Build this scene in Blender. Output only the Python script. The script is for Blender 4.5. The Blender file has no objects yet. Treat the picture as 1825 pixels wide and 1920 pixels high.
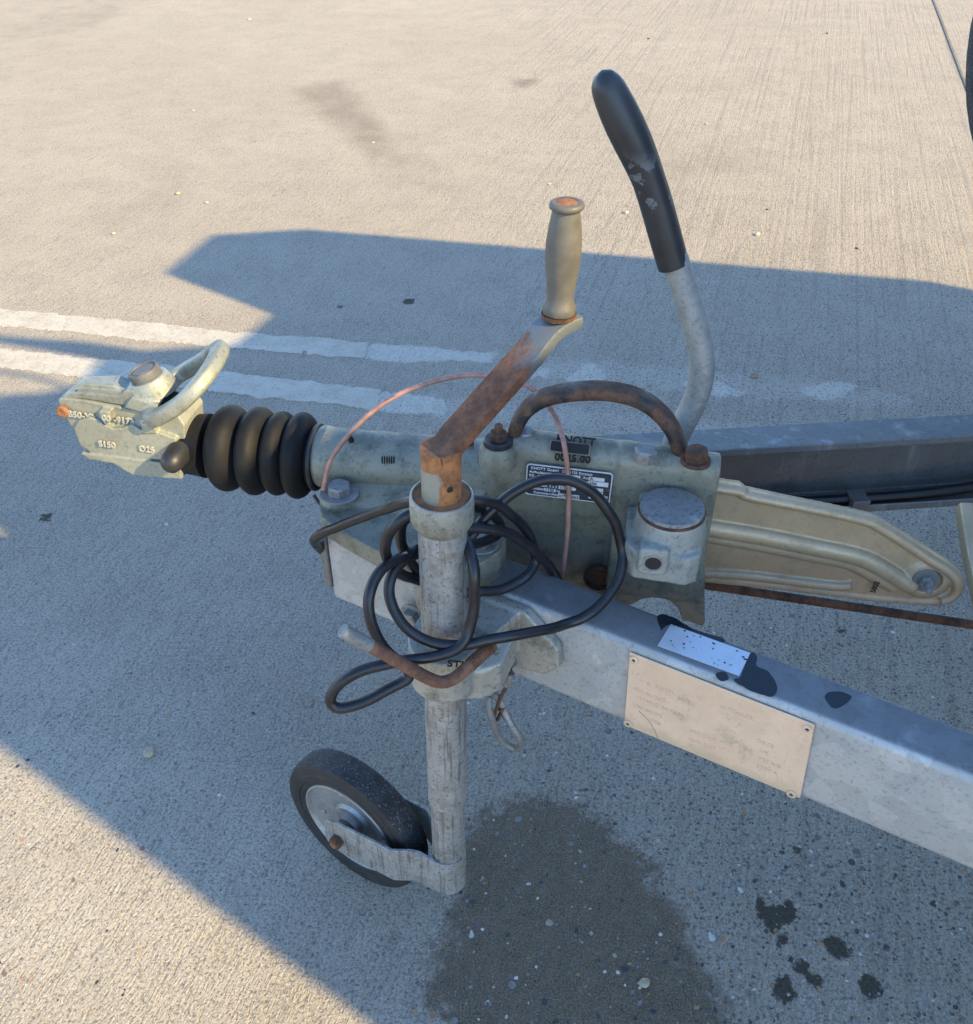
import bpy, bmesh, math, random
import numpy as np
from mathutils import Vector, Matrix, noise as mnoise
random.seed(7)
R = math.radians
scene = bpy.context.scene
col = scene.collection

# ------------------------------------------------------------------ camera, sky, sun, exposure
CAM_H, PITCH, FPX, CX, CY = 1.29, R(37.7), 1797.0, 912.5, 960.0
cam = bpy.data.cameras.new('camera')
cam.sensor_fit = 'HORIZONTAL'; cam.sensor_width = 36.0; cam.lens = 36.0 * FPX / 1825.0
cam.clip_start = 0.02; cam.clip_end = 400
camo = bpy.data.objects.new('camera', cam); col.objects.link(camo)
camo.location = (0, 0, CAM_H); camo.rotation_euler = (R(90) - PITCH, 0, 0)
scene.camera = camo

SUN_AZ, SUN_EL = R(34), R(33)          # sun stands to the right of and a little behind the camera
SUN = Vector((math.cos(SUN_EL) * math.cos(SUN_AZ), -math.cos(SUN_EL) * math.sin(SUN_AZ), math.sin(SUN_EL)))
world = bpy.data.worlds.new('World'); scene.world = world; world.use_nodes = True
wn = world.node_tree.nodes; wl = world.node_tree.links
sky = wn.new('ShaderNodeTexSky'); sky.sky_type = 'NISHITA'; sky.sun_disc = False
sky.sun_elevation = SUN_EL; sky.sun_rotation = R(124); sky.air_density = 1.0; sky.dust_density = 0.1; sky.ozone_density = 4.0
wl.new(sky.outputs[0], wn['Background'].inputs[0]); wn['Background'].inputs[1].default_value = 0.15
sl = bpy.data.lights.new('sun', 'SUN'); sl.energy = 3.08; sl.angle = R(0.55); sl.color = (1.0, 0.77, 0.36)
so = bpy.data.objects.new('sun', sl); col.objects.link(so)
so.rotation_euler = SUN.to_track_quat('Z', 'Y').to_euler()
so.location = (6, -4, 6)
vs = scene.view_settings
vs.view_transform = 'Standard'; vs.look = 'None'; vs.gamma = 1.0; vs.use_curve_mapping = False; vs.exposure = 1.68
scene.cycles.use_denoising = True
scene.cycles.max_bounces = 6; scene.cycles.diffuse_bounces = 3; scene.cycles.glossy_bounces = 3; scene.cycles.transmission_bounces = 0; scene.cycles.caustics_reflective = False

# ------------------------------------------------------------------ measuring helpers (photo point + real plane -> point in the yard)
CS, SN = math.cos(PITCH), math.sin(PITCH)
CAMP = Vector((0, 0, CAM_H))
def ray(x, y):
    a, b = (x - CX) / FPX, (y - CY) / FPX
    return Vector((a, CS - b * SN, -SN - b * CS))
def Zp(x, y, z=0.0):
    r = ray(x, y); return CAMP + r * ((z - CAM_H) / r.z)
def PL(x, y, p, n):
    r = ray(x, y); return CAMP + r * ((Vector(p) - CAMP).dot(n) / r.dot(n))
def Yp(x, y, Y): return PL(x, y, (0, Y, 0), Vector((0, 1, 0)))
TA = R(9.5)                                   # trailer axis, turned 9.5 degrees
TO = Vector((0, .949, 0)); UA = Vector((math.cos(TA), -math.sin(TA), 0)); VA = Vector((math.sin(TA), math.cos(TA), 0))
def TL(p):                                     # world -> trailer
    d = Vector(p) - TO; return Vector((d.dot(UA), d.dot(VA), d.z))
def TV(x, y, v): return TL(PL(x, y, TO + VA * v, VA))
def TZ(x, y, z): return TL(Zp(x, y, z))

# ------------------------------------------------------------------ node helper
class G:
    def __init__(s, name):
        s.m = bpy.data.materials.new(name); s.m.use_nodes = True
        s.t = s.m.node_tree; s.n = s.t.nodes; s.b = s.n['Principled BSDF']
        s.co = s.n.new('ShaderNodeTexCoord')
    def put(s, sock, v):
        if v is None: return
        if hasattr(v, 'is_linked') or isinstance(v, bpy.types.NodeSocket): s.t.links.new(v, sock)
        else: sock.default_value = v
    def vec(s, scale=(1, 1, 1), rot=(0, 0, 0), loc=(0, 0, 0), src=None):
        m = s.n.new('ShaderNodeMapping'); s.t.links.new(src or s.co.outputs['Object'], m.inputs[0])
        m.inputs['Scale'].default_value = scale; m.inputs['Rotation'].default_value = rot; m.inputs['Location'].default_value = loc
        return m.outputs[0]
    def noise(s, scale=5, detail=4, rough=.55, vec=None, dist=0, out=0):
        n = s.n.new('ShaderNodeTexNoise'); s.put(n.inputs['Vector'], vec or s.co.outputs['Object'])
        n.inputs['Scale'].default_value = scale; n.inputs['Detail'].default_value = detail
        n.inputs['Roughness'].default_value = rough; n.inputs['Distortion'].default_value = dist
        return n.outputs[out]
    def voro(s, scale=10, vec=None, out='Distance', feature='F1', rnd=1.0):
        n = s.n.new('ShaderNodeTexVoronoi'); n.feature = feature; s.put(n.inputs['Vector'], vec or s.co.outputs['Object'])
        n.inputs['Scale'].default_value = scale; n.inputs['Randomness'].default_value = rnd
        return n.outputs[out]
    def ramp(s, fac, stops, mode='LINEAR'):
        n = s.n.new('ShaderNodeValToRGB'); s.put(n.inputs[0], fac); e = n.color_ramp.elements; n.color_ramp.interpolation = mode
        while len(e) < len(stops): e.new(0.5)
        for q, (p, c) in zip(e, stops):
            q.position = p; q.color = (c, c, c, 1) if not hasattr(c, '__len__') else tuple(c) + (1,)
        return n.outputs[0]
    def mix(s, fac, a, b, mode='MIX'):
        n = s.n.new('ShaderNodeMix'); n.data_type = 'RGBA'; n.blend_type = mode
        s.put(n.inputs[0], fac)
        for i, v in ((6, a), (7, b)):
            if isinstance(v, tuple): v = v + (1,) if len(v) == 3 else v
            s.put(n.inputs[i], v)
        return n.outputs[2]
    def math(s, op, a, b=None, c=None, clamp=False):
        n = s.n.new('ShaderNodeMath'); n.operation = op; n.use_clamp = clamp
        for i, v in enumerate((a, b, c)): s.put(n.inputs[i], v)
        return n.outputs[0]
    def rng(s, v, a, b, c=0.0, d=1.0, smooth=True):
        n = s.n.new('ShaderNodeMapRange'); n.interpolation_type = 'SMOOTHSTEP' if smooth else 'LINEAR'
        s.put(n.inputs[0], v)
        for i, k in enumerate((a, b, c, d)): n.inputs[i + 1].default_value = k
        return n.outputs[0]
    def attr(s, name):
        n = s.n.new('ShaderNodeAttribute'); n.attribute_name = name; return n.outputs['Fac']
    def bump(s, h, strength=.3, dist=.002, nrm=None):
        n = s.n.new('ShaderNodeBump'); n.inputs['Strength'].default_value = strength; n.inputs['Distance'].default_value = dist
        s.put(n.inputs['Height'], h); s.put(n.inputs['Normal'], nrm); return n.outputs[0]
    def done(s, color, rough=.5, metal=0.0, nrm=None, spec=None, coat=None):
        if isinstance(color, tuple): color = color + (1,) if len(color) == 3 else color
        s.put(s.b.inputs['Base Color'], color); s.put(s.b.inputs['Roughness'], rough); s.put(s.b.inputs['Metallic'], metal)
        s.put(s.b.inputs['Normal'], nrm)
        if spec is not None: s.put(s.b.inputs['Specular IOR Level'], spec)
        return s.m
    def sepz(s, src=None, axis='Z'):
        n = s.n.new('ShaderNodeSeparateXYZ'); s.t.links.new(src or s.co.outputs['Object'], n.inputs[0]); return n.outputs[axis]

M = {}
BR = R(16.7)     # direction of the broom finish
def concrete():
    g = G('concrete')
    bv = g.vec(rot=(0, 0, BR))                       # x across the broom grooves, y along
    def stretch(k):
        m = g.n.new('ShaderNodeMapping'); g.t.links.new(bv, m.inputs[0]); m.inputs['Scale'].default_value = (1, k, 1); return m.outputs[0]
    groove = g.noise(112, 3, .70, stretch(.20), 1.5)
    tine = g.noise(60, 1, .5, stretch(.012), .3)
    fine = g.noise(430, 3, .7)
    big = g.noise(.9, 3, .6); mid = g.noise(6, 4, .65); small = g.noise(42, 3, .65)
    gx = g.n.new('ShaderNodeSeparateXYZ'); g.t.links.new(g.co.outputs['Object'], gx.inputs[0])
    side = g.rng(g.math('ADD', gx.outputs[0], g.math('MULTIPLY', g.math('SUBTRACT', big, .5), 1.5)), -.5, .7, .12, 1.0)
    base = g.mix(g.rng(big, .3, .7), (.50, .425, .335), (.57, .49, .39))
    base = g.mix(g.math('MULTIPLY', g.attr('sun_lift'), .85), base, (.72, .645, .54))  # lifts the sunlit near-left corner by colour
    base = g.mix(g.rng(mid, .35, .72, 0, .42), base, (.38, .328, .265))
    base = g.mix(g.rng(small, .40, .72, 0, .5), base, (.55, .49, .41))
    base = g.mix(g.rng(fine, .30, .56, .60, 0), base, (.18, .155, .13))
    base = g.mix(g.rng(fine, .58, .74, 0, .6), base, (.70, .63, .54))
    grit = g.noise(210, 4, .75)
    base = g.mix(g.rng(grit, .49, .35, 0, .78), base, (.15, .128, .104))
    base = g.mix(g.rng(grit, .53, .66, 0, .75), base, (.72, .64, .54))
    base = g.mix(g.rng(groove, .44, .31, 0, .5), base, (.19, .165, .135))
    base = g.mix(g.math('MULTIPLY', g.rng(tine, .43, .35, 0, .26), side), base, (.24, .21, .18))
    base = g.mix(g.math('MULTIPLY', g.attr('track'), g.rng(mid, .2, .75, .55, 1)), base, (.26, .215, .165))
    n1 = g.noise(24, 4, .7); n2 = g.noise(130, 3, .65)
    pm = g.rng(g.math('ADD', g.attr('marks'), g.math('MULTIPLY', g.math('SUBTRACT', n1, .5), .07)), .006, -.006)
    pm = g.math('MULTIPLY', pm, g.rng(g.math('ADD', g.math('MULTIPLY', n2, .6), g.math('MULTIPLY', n1, .4)), .38, .50, .45, 1.0))
    base = g.mix(pm, base, (.68, .62, .53))
    gm = g.rng(g.math('ADD', g.attr('ghost'), g.math('MULTIPLY', g.math('SUBTRACT', n1, .5), .14)), .02, -.02)
    base = g.mix(g.math('MULTIPLY', gm, g.rng(n2, .38, .58, .10, .55)), base, (.62, .565, .48))
    wnz = g.noise(140, 1, .5, out=1); wsc = g.n.new('ShaderNodeVectorMath'); wsc.operation = 'SCALE'; g.t.links.new(wnz, wsc.inputs[0]); wsc.inputs['Scale'].default_value = .007
    warp = g.n.new('ShaderNodeVectorMath'); warp.operation = 'ADD'; g.t.links.new(g.co.outputs['Object'], warp.inputs[0]); g.t.links.new(wsc.outputs[0], warp.inputs[1])
    def vor(sc):
        n = g.n.new('ShaderNodeTexVoronoi'); n.inputs['Scale'].default_value = sc; g.t.links.new(warp.outputs[0], n.inputs['Vector'])
        q = g.n.new('ShaderNodeSeparateColor'); g.t.links.new(n.outputs['Color'], q.inputs[0]); return n.outputs['Distance'], q.outputs
    vd, vc = vor(135)
    stone = g.ramp(vc[0], [(0, (.06, .055, .06)), (.2, (.17, .13, .11)), (.36, (.30, .18, .10)), (.5, (.22, .20, .18)), (.66, (.12, .10, .11)), (.82, (.42, .36, .28)), (1, (.60, .56, .50))], 'CONSTANT')
    inside = g.math('MULTIPLY', g.rng(g.math('ADD', vd, g.math('MULTIPLY', g.math('SUBTRACT', n2, .5), .5)), .40, .30), g.math('LESS_THAN', vc[1], g.rng(g.math('ADD', mid, g.math('MULTIPLY', side, .18)), .36, .74, .04, .62)))
    base = g.mix(g.math('MULTIPLY', inside, g.rng(side, .1, 1, .38, .75)), base, stone)
    vd2, vc2 = vor(270)
    show2 = g.math('MULTIPLY', g.rng(vd2, .46, .3), g.math('LESS_THAN', vc2[1], .26))
    base = g.mix(g.math('MULTIPLY', show2, .55), base, g.ramp(vc2[0], [(0, (.08, .075, .08)), (.4, (.2, .17, .15)), (.62, (.60, .55, .48)), (1, (.68, .63, .56))], 'CONSTANT'))
    dn = g.math('ADD', g.attr('damp'), g.math('MULTIPLY', g.math('SUBTRACT', n1, .5), .15))
    damp = g.rng(g.math('ADD', dn, g.math('MULTIPLY', g.math('SUBTRACT', n2, .5), .04)), .022, -.016)
    base = g.mix(g.math('MULTIPLY', damp, g.rng(small, .2, .8, .74, .92)), base, g.mix(g.rng(fine, .36, .64), (.045, .031, .018), (.25, .178, .112)))
    on = g.math('ADD', g.attr('oil'), g.math('MULTIPLY', g.math('SUBTRACT', n2, .5), .018))
    oil = g.rng(on, .0025, -.0025)
    base = g.mix(g.math('MULTIPLY', oil, .92), base, g.mix(g.rng(fine, .3, .65), (.014, .012, .009), (.085, .07, .05)))
    h = g.math('ADD', g.math('MULTIPLY', groove, 1.7), g.math('MULTIPLY', g.math('MULTIPLY', tine, side), .9))
    h = g.math('ADD', h, g.math('MULTIPLY', grit, 1.3))
    nrm = g.bump(h, 1.0, .0066)
    rough = g.math('SUBTRACT', .92, g.math('MULTIPLY', damp, .28))
    return g.done(base, rough, 0, nrm, .3)
M['concrete'] = concrete()

def paint():
    g = G('worn_road_paint')
    f = g.noise(300, 3, .6); m = g.noise(16, 5, .7); sp = g.noise(75, 5, .75); gr = g.noise(230, 3, .7)
    c = g.mix(g.rng(m, .3, .7), (.455, .41, .338), (.55, .50, .42))
    wear = g.rng(g.math('ADD', g.math('MULTIPLY', sp, .65), g.math('MULTIPLY', m, .35)), .49, .40, 0, .9)
    c = g.mix(wear, c, (.40, .345, .275)); px_ = g.rng(g.math('ADD', g.sepz(axis='X'), g.math('MULTIPLY', g.math('SUBTRACT', sp, .5), 1.2)), -.9, .1, 0, .55); c = g.mix(px_, c, (.44, .385, .31))
    c = g.mix(g.rng(gr, .46, .32, 0, .6), c, (.22, .195, .165))
    h = g.math('ADD', f, g.math('MULTIPLY', sp, 1.2))
    return g.done(c, .88, 0, g.bump(h, .7, .003), .25)
M['paint'] = paint()
def ghost():
    g = G('ghost_paint')
    m = g.noise(60, 5, .7); f = g.noise(350, 3, .6)
    c = g.mix(g.rng(m, .4, .6), (.37, .325, .265), (.43, .385, .32))
    return g.done(c, .9, 0, g.bump(f, .5, .002), .3)
M['ghost'] = ghost()

def galv(name='galvanised_steel', tone=1.0, dirt=.6, metal=.72, sc=42, rust=0.0, scratch=0.0, top=0.0, rbase=.40):
    g = G(name)
    wv = g.n.new('ShaderNodeVectorMath'); wv.operation = 'ADD'
    nz = g.noise(60, 2, .5, out=1); sc_ = g.n.new('ShaderNodeVectorMath'); sc_.operation = 'SCALE'
    g.t.links.new(nz, sc_.inputs[0]); sc_.inputs['Scale'].default_value = .012
    g.t.links.new(g.co.outputs['Object'], wv.inputs[0]); g.t.links.new(sc_.outputs[0], wv.inputs[1])
    vc = g.voro(sc, wv.outputs[0], 'Color'); s = g.n.new('ShaderNodeSeparateColor'); g.t.links.new(vc, s.inputs[0])
    big = g.noise(14, 5, .6)
    t = tone
    c = g.ramp(s.outputs[0], [(0, (.44 * t, .445 * t, .435 * t)), (.5, (.48 * t, .485 * t, .475 * t)), (1, (.54 * t, .545 * t, .535 * t))])
    c = g.mix(g.rng(big, .38, .72, 0, .55 * dirt), c, (.29, .275, .235))
    fine = g.noise(210, 5, .65)
    c = g.mix(g.rng(fine, .48, .34, 0, .75 * dirt), c, (.12, .11, .09))
    if scratch:
        s1 = g.noise(150, 4, .7, g.vec((1, 1, .07))); c = g.mix(g.rng(s1, .50, .34, 0, scratch), c, (.14, .125, .10)); s2 = g.noise(18, 5, .7); c = g.mix(g.rng(s2, .5, .68, 0, scratch * .8), c, (.20, .175, .13))
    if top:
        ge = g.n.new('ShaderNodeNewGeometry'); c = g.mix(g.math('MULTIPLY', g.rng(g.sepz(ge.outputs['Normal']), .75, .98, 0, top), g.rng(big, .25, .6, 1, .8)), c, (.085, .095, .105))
    streak = g.noise(30, 4, .6, g.vec((1, 1, .12)))
    c = g.mix(g.rng(streak, .55, .72, 0, .4 * dirt), c, (.62, .62, .60))
    if rust:
        rn = g.noise(18, 6, .7); c = g.mix(g.rng(rn, .66, .74, 0, rust), c, (.20, .085, .035))
    rough = g.math('ADD', g.rng(s.outputs[1], 0, 1, rbase, rbase + .12, False), g.rng(big, .4, .7, 0, .18))
    nrm = g.bump(g.math('ADD', g.math('MULTIPLY', fine, .4), g.noise(35, 3, .5)), .28, .0012)
    return g.done(c, rough, metal, nrm)
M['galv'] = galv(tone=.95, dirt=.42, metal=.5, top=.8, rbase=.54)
M['galv_tube'] = galv('weathered_zinc_tube', .80, 1.0, .55, 110, 0, .75, 0, .46)
M['galv_dark'] = galv('grimy_galvanised_steel', .36, .8, .45, 34)
M['far_beam'] = galv('dirty_shaded_channel_steel', .40, .7, .5, 34, rbase=.5)  # dirty steel, tone lowered for the shaded inside of the channel
M['stalk'] = galv('smooth_zinc_stalk', .72, .45, .5, 90, rbase=.46)
M['zinc_bolt'] = galv('zinc_plated_bolt', .58, .7, .6, 120, rbase=.5)
M['rim'] = galv('galvanised_rim', .78, .5, .7, 70, rbase=.46)

def cast(name, a, b, metal=.35, grime=.8, rough=.5, algae=(.03, .035, .022), z0=None):
    g = G(name)
    n = g.noise(9, 5, .6); f = g.noise(170, 4, .7); sp = g.noise(480, 2, .6); gr = g.noise(22, 6, .72)
    c = g.mix(g.rng(n, .32, .68), a, b)
    c = g.mix(g.rng(gr, .48, .64, 0, grime), c, algae)
    c = g.mix(g.rng(f, .46, .33, 0, grime), c, (.035, .036, .03))
    c = g.mix(g.rng(sp, .66, .72, 0, .5), c, (.5, .5, .45))
    h = g.math('ADD', f, g.math('MULTIPLY', sp, .4))
    return g.done(c, g.rng(gr, .3, .7, rough - .06, rough + .2), metal, g.bump(h, .35, .0012))
M['cast'] = cast('weathered_casting', (.205, .204, .156), (.275, .268, .210), .28, .42, .48, (.045, .050, .032))
M['cast_head'] = cast('yellowish_zinc_casting', (.29, .29, .23), (.37, .37, .30), .35, .30, .55, (.15, .14, .10))
M['cast_lever'] = cast('pale_lever_casting', (.27, .275, .225), (.35, .355, .30), .45, .40, .45, (.14, .13, .09))
M['cast_cup'] = cast('pale_grey_casting', (.27, .27, .235), (.35, .35, .31), .2, .40, .6)
M['pressed'] = cast('yellow_passivated_plate', (.45, .335, .205), (.54, .405, .255), .50, .16, .46, (.2, .18, .13))
M['clamp'] = cast('clamp_casting', (.33, .325, .28), (.43, .42, .36), .45, .55, .48, (.13, .105, .065))

def rusty(name, metal_amount, scale=26, base=(.33, .34, .32), light=(.36, .15, .06), dark=(.15, .058, .026), dirn=None):
    g = G(name)
    n = g.noise(scale, 6, .66); f = g.noise(240, 4, .7); m = g.noise(60, 5, .7)
    ru = g.mix(g.rng(m, .35, .68), dark, light)
    ru = g.mix(g.rng(f, .42, .30, 0, .6), ru, (.06, .028, .016))
    mask = g.rng(n, metal_amount - .05, metal_amount + .05) if dirn is None else dirn(g, n)
    c = g.mix(mask, base, ru)
    met = g.math('MULTIPLY', g.math('SUBTRACT', 1.0, mask), .3)
    rough = g.rng(mask, 0, 1, .42, .85, False)
    return g.done(c, rough, met, g.bump(g.math('ADD', f, m), g.rng(mask, 0, 1, .15, .6, False) if False else .45, .0012))
M['rust'] = rusty('rust', .30)
M['rust_dark'] = rusty('dark_rust', .25, 40, (.1, .09, .08), (.17, .075, .035), (.05, .026, .016))
M['rust_strap'] = rusty('rusty_black_strap', .46, 20, (.030, .029, .030), (.15, .075, .042), (.055, .032, .022))
def armmask(g, n):       # the arm keeps its zinc near the grip
    x = g.sepz(axis='X')
    return g.rng(g.math('ADD', x, g.math('MULTIPLY', g.math('SUBTRACT', n, .5), .11)), .120, .096)
M['rust_arm'] = rusty('crank_arm_rust_over_zinc', .3, 26, (.14, .155, .16), (.235, .10, .046), (.105, .043, .024), armmask)
def spigmask(g, n):      # a worn zinc patch on the crank spigot
    v = g.vec(); s = g.n.new('ShaderNodeSeparateXYZ'); g.t.links.new(v, s.inputs[0])
    d = g.math('ADD', g.math('ABSOLUTE', g.math('ADD', s.outputs[0], .004)), g.math('MULTIPLY', g.math('SUBTRACT', n, .5), .04))
    low = g.rng(s.outputs[2], .735, .765)
    side = g.rng(d, .008, .012)
    hi = g.rng(g.math('ADD', s.outputs[2], g.math('MULTIPLY', g.math('SUBTRACT', n, .5), .03)), .783, .788)
    return g.math('MAXIMUM', side, hi)
M['rust_spigot'] = rusty('spigot_rust_over_zinc', .3, 30, (.30, .30, .25), (.42, .17, .06), (.20, .08, .032), spigmask)
def rodmask(g, n):
    x = g.sepz(axis='X'); return g.rng(g.math('ADD', x, g.math('MULTIPLY', g.math('SUBTRACT', n, .5), .03)), -.112, -.106)
M['rust_bar'] = rusty('toggle_bar_rust', .3, 30, (.36, .36, .32), (.24, .11, .06), (.11, .05, .03))
M['bar_zinc'] = galv('toggle_bar_zinc', .50, .8, .5, 90, rbase=.5)

def plain(name, c, rough=.5, metal=0, var=.25, sc=30, bump=.2, dust=0, dustc=(.35, .32, .28), spec=.5):
    g = G(name)
    n = g.noise(sc, 5, .65); f = g.noise(sc * 12, 3, .6)
    dk = tuple(k * (1 - var) for k in c); lt = tuple(min(1, k * (1 + var)) for k in c)
    cc = g.mix(g.rng(n, .3, .7), dk, lt)
    if dust: cc = g.mix(g.rng(g.noise(sc * .8, 6, .75), .45, .75, 0, dust), cc, dustc)
    return g.done(cc, g.rng(n, .3, .7, rough - .07, rough + .1), metal, g.bump(f, bump, .0008), spec)
M['rubber'] = plain('bellows_rubber', (.0095, .0095, .010), .60, 0, .3, 20, .25, .07, (.07, .065, .058), .22)
def tyre_mat():
    g = G('dusty_tyre_rubber'); n = g.noise(330, 3, .7); m = g.noise(40, 4, .65)
    c = g.mix(g.rng(m, .3, .7), (.014, .014, .016), (.035, .035, .037)); c = g.mix(g.rng(n, .52, .72, 0, .75), c, (.22, .215, .21))
    return g.done(c, .8, 0, g.bump(n, .7, .0015))
M['tyre'] = tyre_mat()
M['tyre_side'] = plain('tyre_sidewall', (.020, .019, .019), .65, 0, .3, 40, .3, .18, (.15, .13, .10))
M['cable'] = plain('black_cable_sheath', (.010, .0105, .014), .36, 0, .3, 40, .15, .08, (.13, .11, .09))
M['black'] = plain('black_plastic', (.022, .022, .024), .42, 0, .2, 40, .12, .08)
M['grey_rubber'] = plain('grey_rubber_cap', (.10, .10, .098), .6, 0, .2, 60, .3, .25, (.28, .26, .22))
M['grip_grey'] = plain('grey_grip_plastic', (.108, .099, .083), .5, 0, .15, 50, .35, .25, (.18, .165, .135))
M['copper'] = plain('dull_pink_wire', (.42, .22, .17), .5, .1, .3, 60, .2, .2, (.2, .13, .1))
def plate_mat():
    g = G('beige_identification_plate'); n = g.noise(25, 5, .65); d = g.noise(14, 6, .75); f = g.noise(260, 4, .7)
    c = g.mix(g.rng(n, .3, .7), (.70, .475, .31), (.78, .545, .37)); c = g.mix(g.rng(d, .56, .74, 0, .7), c, (.34, .26, .16)); c = g.mix(g.rng(f, .42, .30, 0, .5), c, (.30, .23, .16))
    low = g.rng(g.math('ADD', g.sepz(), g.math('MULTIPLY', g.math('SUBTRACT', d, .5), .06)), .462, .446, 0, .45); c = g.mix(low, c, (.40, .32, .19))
    return g.done(c, g.rng(n, .3, .7, .42, .58), 0, g.bump(g.math('ADD', n, f), .25, .001))
M['plate_beige'] = plate_mat()
M['sticker'] = plain('silver_foil_label', (.62, .66, .70), .32, .55, .06, 40, .1)
M['dark_plate'] = plain('dark_blue_type_plate', (.022, .028, .045), .38, 0, .2, 40, .1, .1)
M['white_print'] = plain('white_print', (.60, .62, .64), .5, 0, .1, 60, .1, .2)
M['dark_print'] = plain('dark_print', (.05, .055, .06), .6, 0, .1, 60, .1)
M['wet'] = plain('water_stain', (.018, .022, .028), .12, .2, .1, 30, .05)
M['grime'] = plain('black_grime', (.012, .012, .012), .8, 0, .3, 60, .4)
M['hole'] = plain('dark_recess', (.02, .018, .016), .8, 0, .3, 60, .3)
M['tarp'] = plain('grey_tarpaulin', (.18, .19, .19), .65, 0, .15, 6, .3)
M['seal'] = plain('joint_sealant', (.12, .11, .10), .85, 0, .4, 20, .6)
M['pebble_pale'] = plain('pale_pebble', (.46, .41, .30), .75, 0, .2, 60, .6)
M['pebble_tan'] = plain('tan_pebble', (.37, .305, .215), .75, 0, .2, 60, .6)
M['pebble_brown'] = plain('brown_pebble', (.27, .19, .14), .75, 0, .3, 60, .6)
M['pebble_dark'] = plain('dark_pebble', (.09, .085, .085), .7, 0, .3, 60, .6)
M['agg_orange'] = plain('orange_aggregate', (.36, .19, .08), .6, 0, .25, 60, .4)
M['agg_plum'] = plain('plum_aggregate', (.17, .11, .10), .6, 0, .25, 60, .4)
M['agg_grey'] = plain('grey_aggregate', (.20, .19, .18), .6, 0, .3, 60, .4)
M['agg_white'] = plain('white_aggregate', (.54, .49, .42), .6, 0, .15, 60, .4)
M['agg_black'] = plain('black_aggregate', (.05, .05, .055), .5, 0, .3, 60, .4)
def grip_black():
    g = G('peeling_black_grip')
    n = g.noise(28, 6, .7); f = g.noise(260, 3, .6)
    y = g.sepz(axis='Z')
    zone = g.math('MULTIPLY', g.rng(y, .93, .95), g.rng(y, 1.00, .975))
    front = g.rng(g.math('ADD', g.sepz(axis='Y'), 0), .046, .036)
    left = g.math('MULTIPLY', zone, front)
    peel = g.math('MULTIPLY', g.rng(n, .53, .55), left)
    c = g.mix(peel, g.mix(g.rng(g.noise(12, 5, .7), .4, .7, 0, .5), (.020, .020, .022), (.045, .045, .048)), (.13, .135, .145))
    return g.done(c, .42, 0, g.bump(g.math('ADD', g.math('MULTIPLY', f, .3), g.math('MULTIPLY', peel, -1)), .35, .001))
M['grip_black'] = grip_black()

# ------------------------------------------------------------------ mesh helpers
def link(o, parent=None):
    col.objects.link(o)
    if parent is not None: o.parent = parent
    return o
def tag(o, label=None, cat=None, group=None, kind=None):
    for k, v in (('label', label), ('category', cat), ('group', group), ('kind', kind)):
        if v: o[k] = v
    return o
def empty(name, loc=(0, 0, 0), rz=0):
    o = bpy.data.objects.new(name, None); o.empty_display_size = .05; o.location = loc; o.rotation_euler = (0, 0, rz); return link(o)
def obj(name, bm, mat, parent=None, smooth=True, bevel=0, seg=2, angle=35, sharp=40):
    bmesh.ops.recalc_face_normals(bm, faces=bm.faces[:])
    me = bpy.data.meshes.new(name); bm.to_mesh(me); bm.free()
    mats = mat if isinstance(mat, (list, tuple)) else [mat]
    for m in mats: me.materials.append(M[m])
    o = link(bpy.data.objects.new(name, me), parent)
    if smooth:
        me.polygons.foreach_set('use_smooth', [True] * len(me.polygons))
        if not bevel: me.set_sharp_from_angle(angle=R(sharp))
    if bevel:
        b = o.modifiers.new('bevel', 'BEVEL'); b.width = bevel; b.segments = seg; b.limit_method = 'ANGLE'; b.angle_limit = R(angle)
        b.harden_normals = True
    return o
def casting(name, bm, mat, parent=None, voxel=.002, it=6, fac=.5):
    o = obj(name, bm, mat, parent, smooth=True, sharp=180)
    r = o.modifiers.new('remesh', 'REMESH'); r.mode = 'VOXEL'; r.voxel_size = voxel; r.use_smooth_shade = True
    s = o.modifiers.new('smooth', 'SMOOTH'); s.iterations = it; s.factor = fac
    return o
def NB(): return bmesh.new()
def poly(bm, pts, off):                     # closed prism from a 3D outline and an offset vector
    off = Vector(off)
    a = [bm.verts.new(Vector(p)) for p in pts]; b = [bm.verts.new(Vector(p) + off) for p in pts]
    n = len(a)
    bm.faces.new(a); bm.faces.new(b[::-1])
    for i in range(n): bm.faces.new((a[i], b[i], b[(i + 1) % n], a[(i + 1) % n]))
    return bm
def box(bm, c, s, rot=None):
    c = Vector(c); hx, hy, hz = (k / 2 for k in s)
    Mx = rot.to_matrix() if hasattr(rot, 'to_matrix') else (rot or Matrix.Identity(3))
    v = [bm.verts.new(c + Mx @ Vector((x, y, z))) for x in (-hx, hx) for y in (-hy, hy) for z in (-hz, hz)]
    for f in ((0, 1, 3, 2), (4, 6, 7, 5), (0, 4, 5, 1), (2, 3, 7, 6), (0, 2, 6, 4), (1, 5, 7, 3)): bm.faces.new([v[i] for i in f])
    return bm
def frame(d):
    d = Vector(d).normalized(); u = d.orthogonal().normalized(); return u, d.cross(u), d
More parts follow.
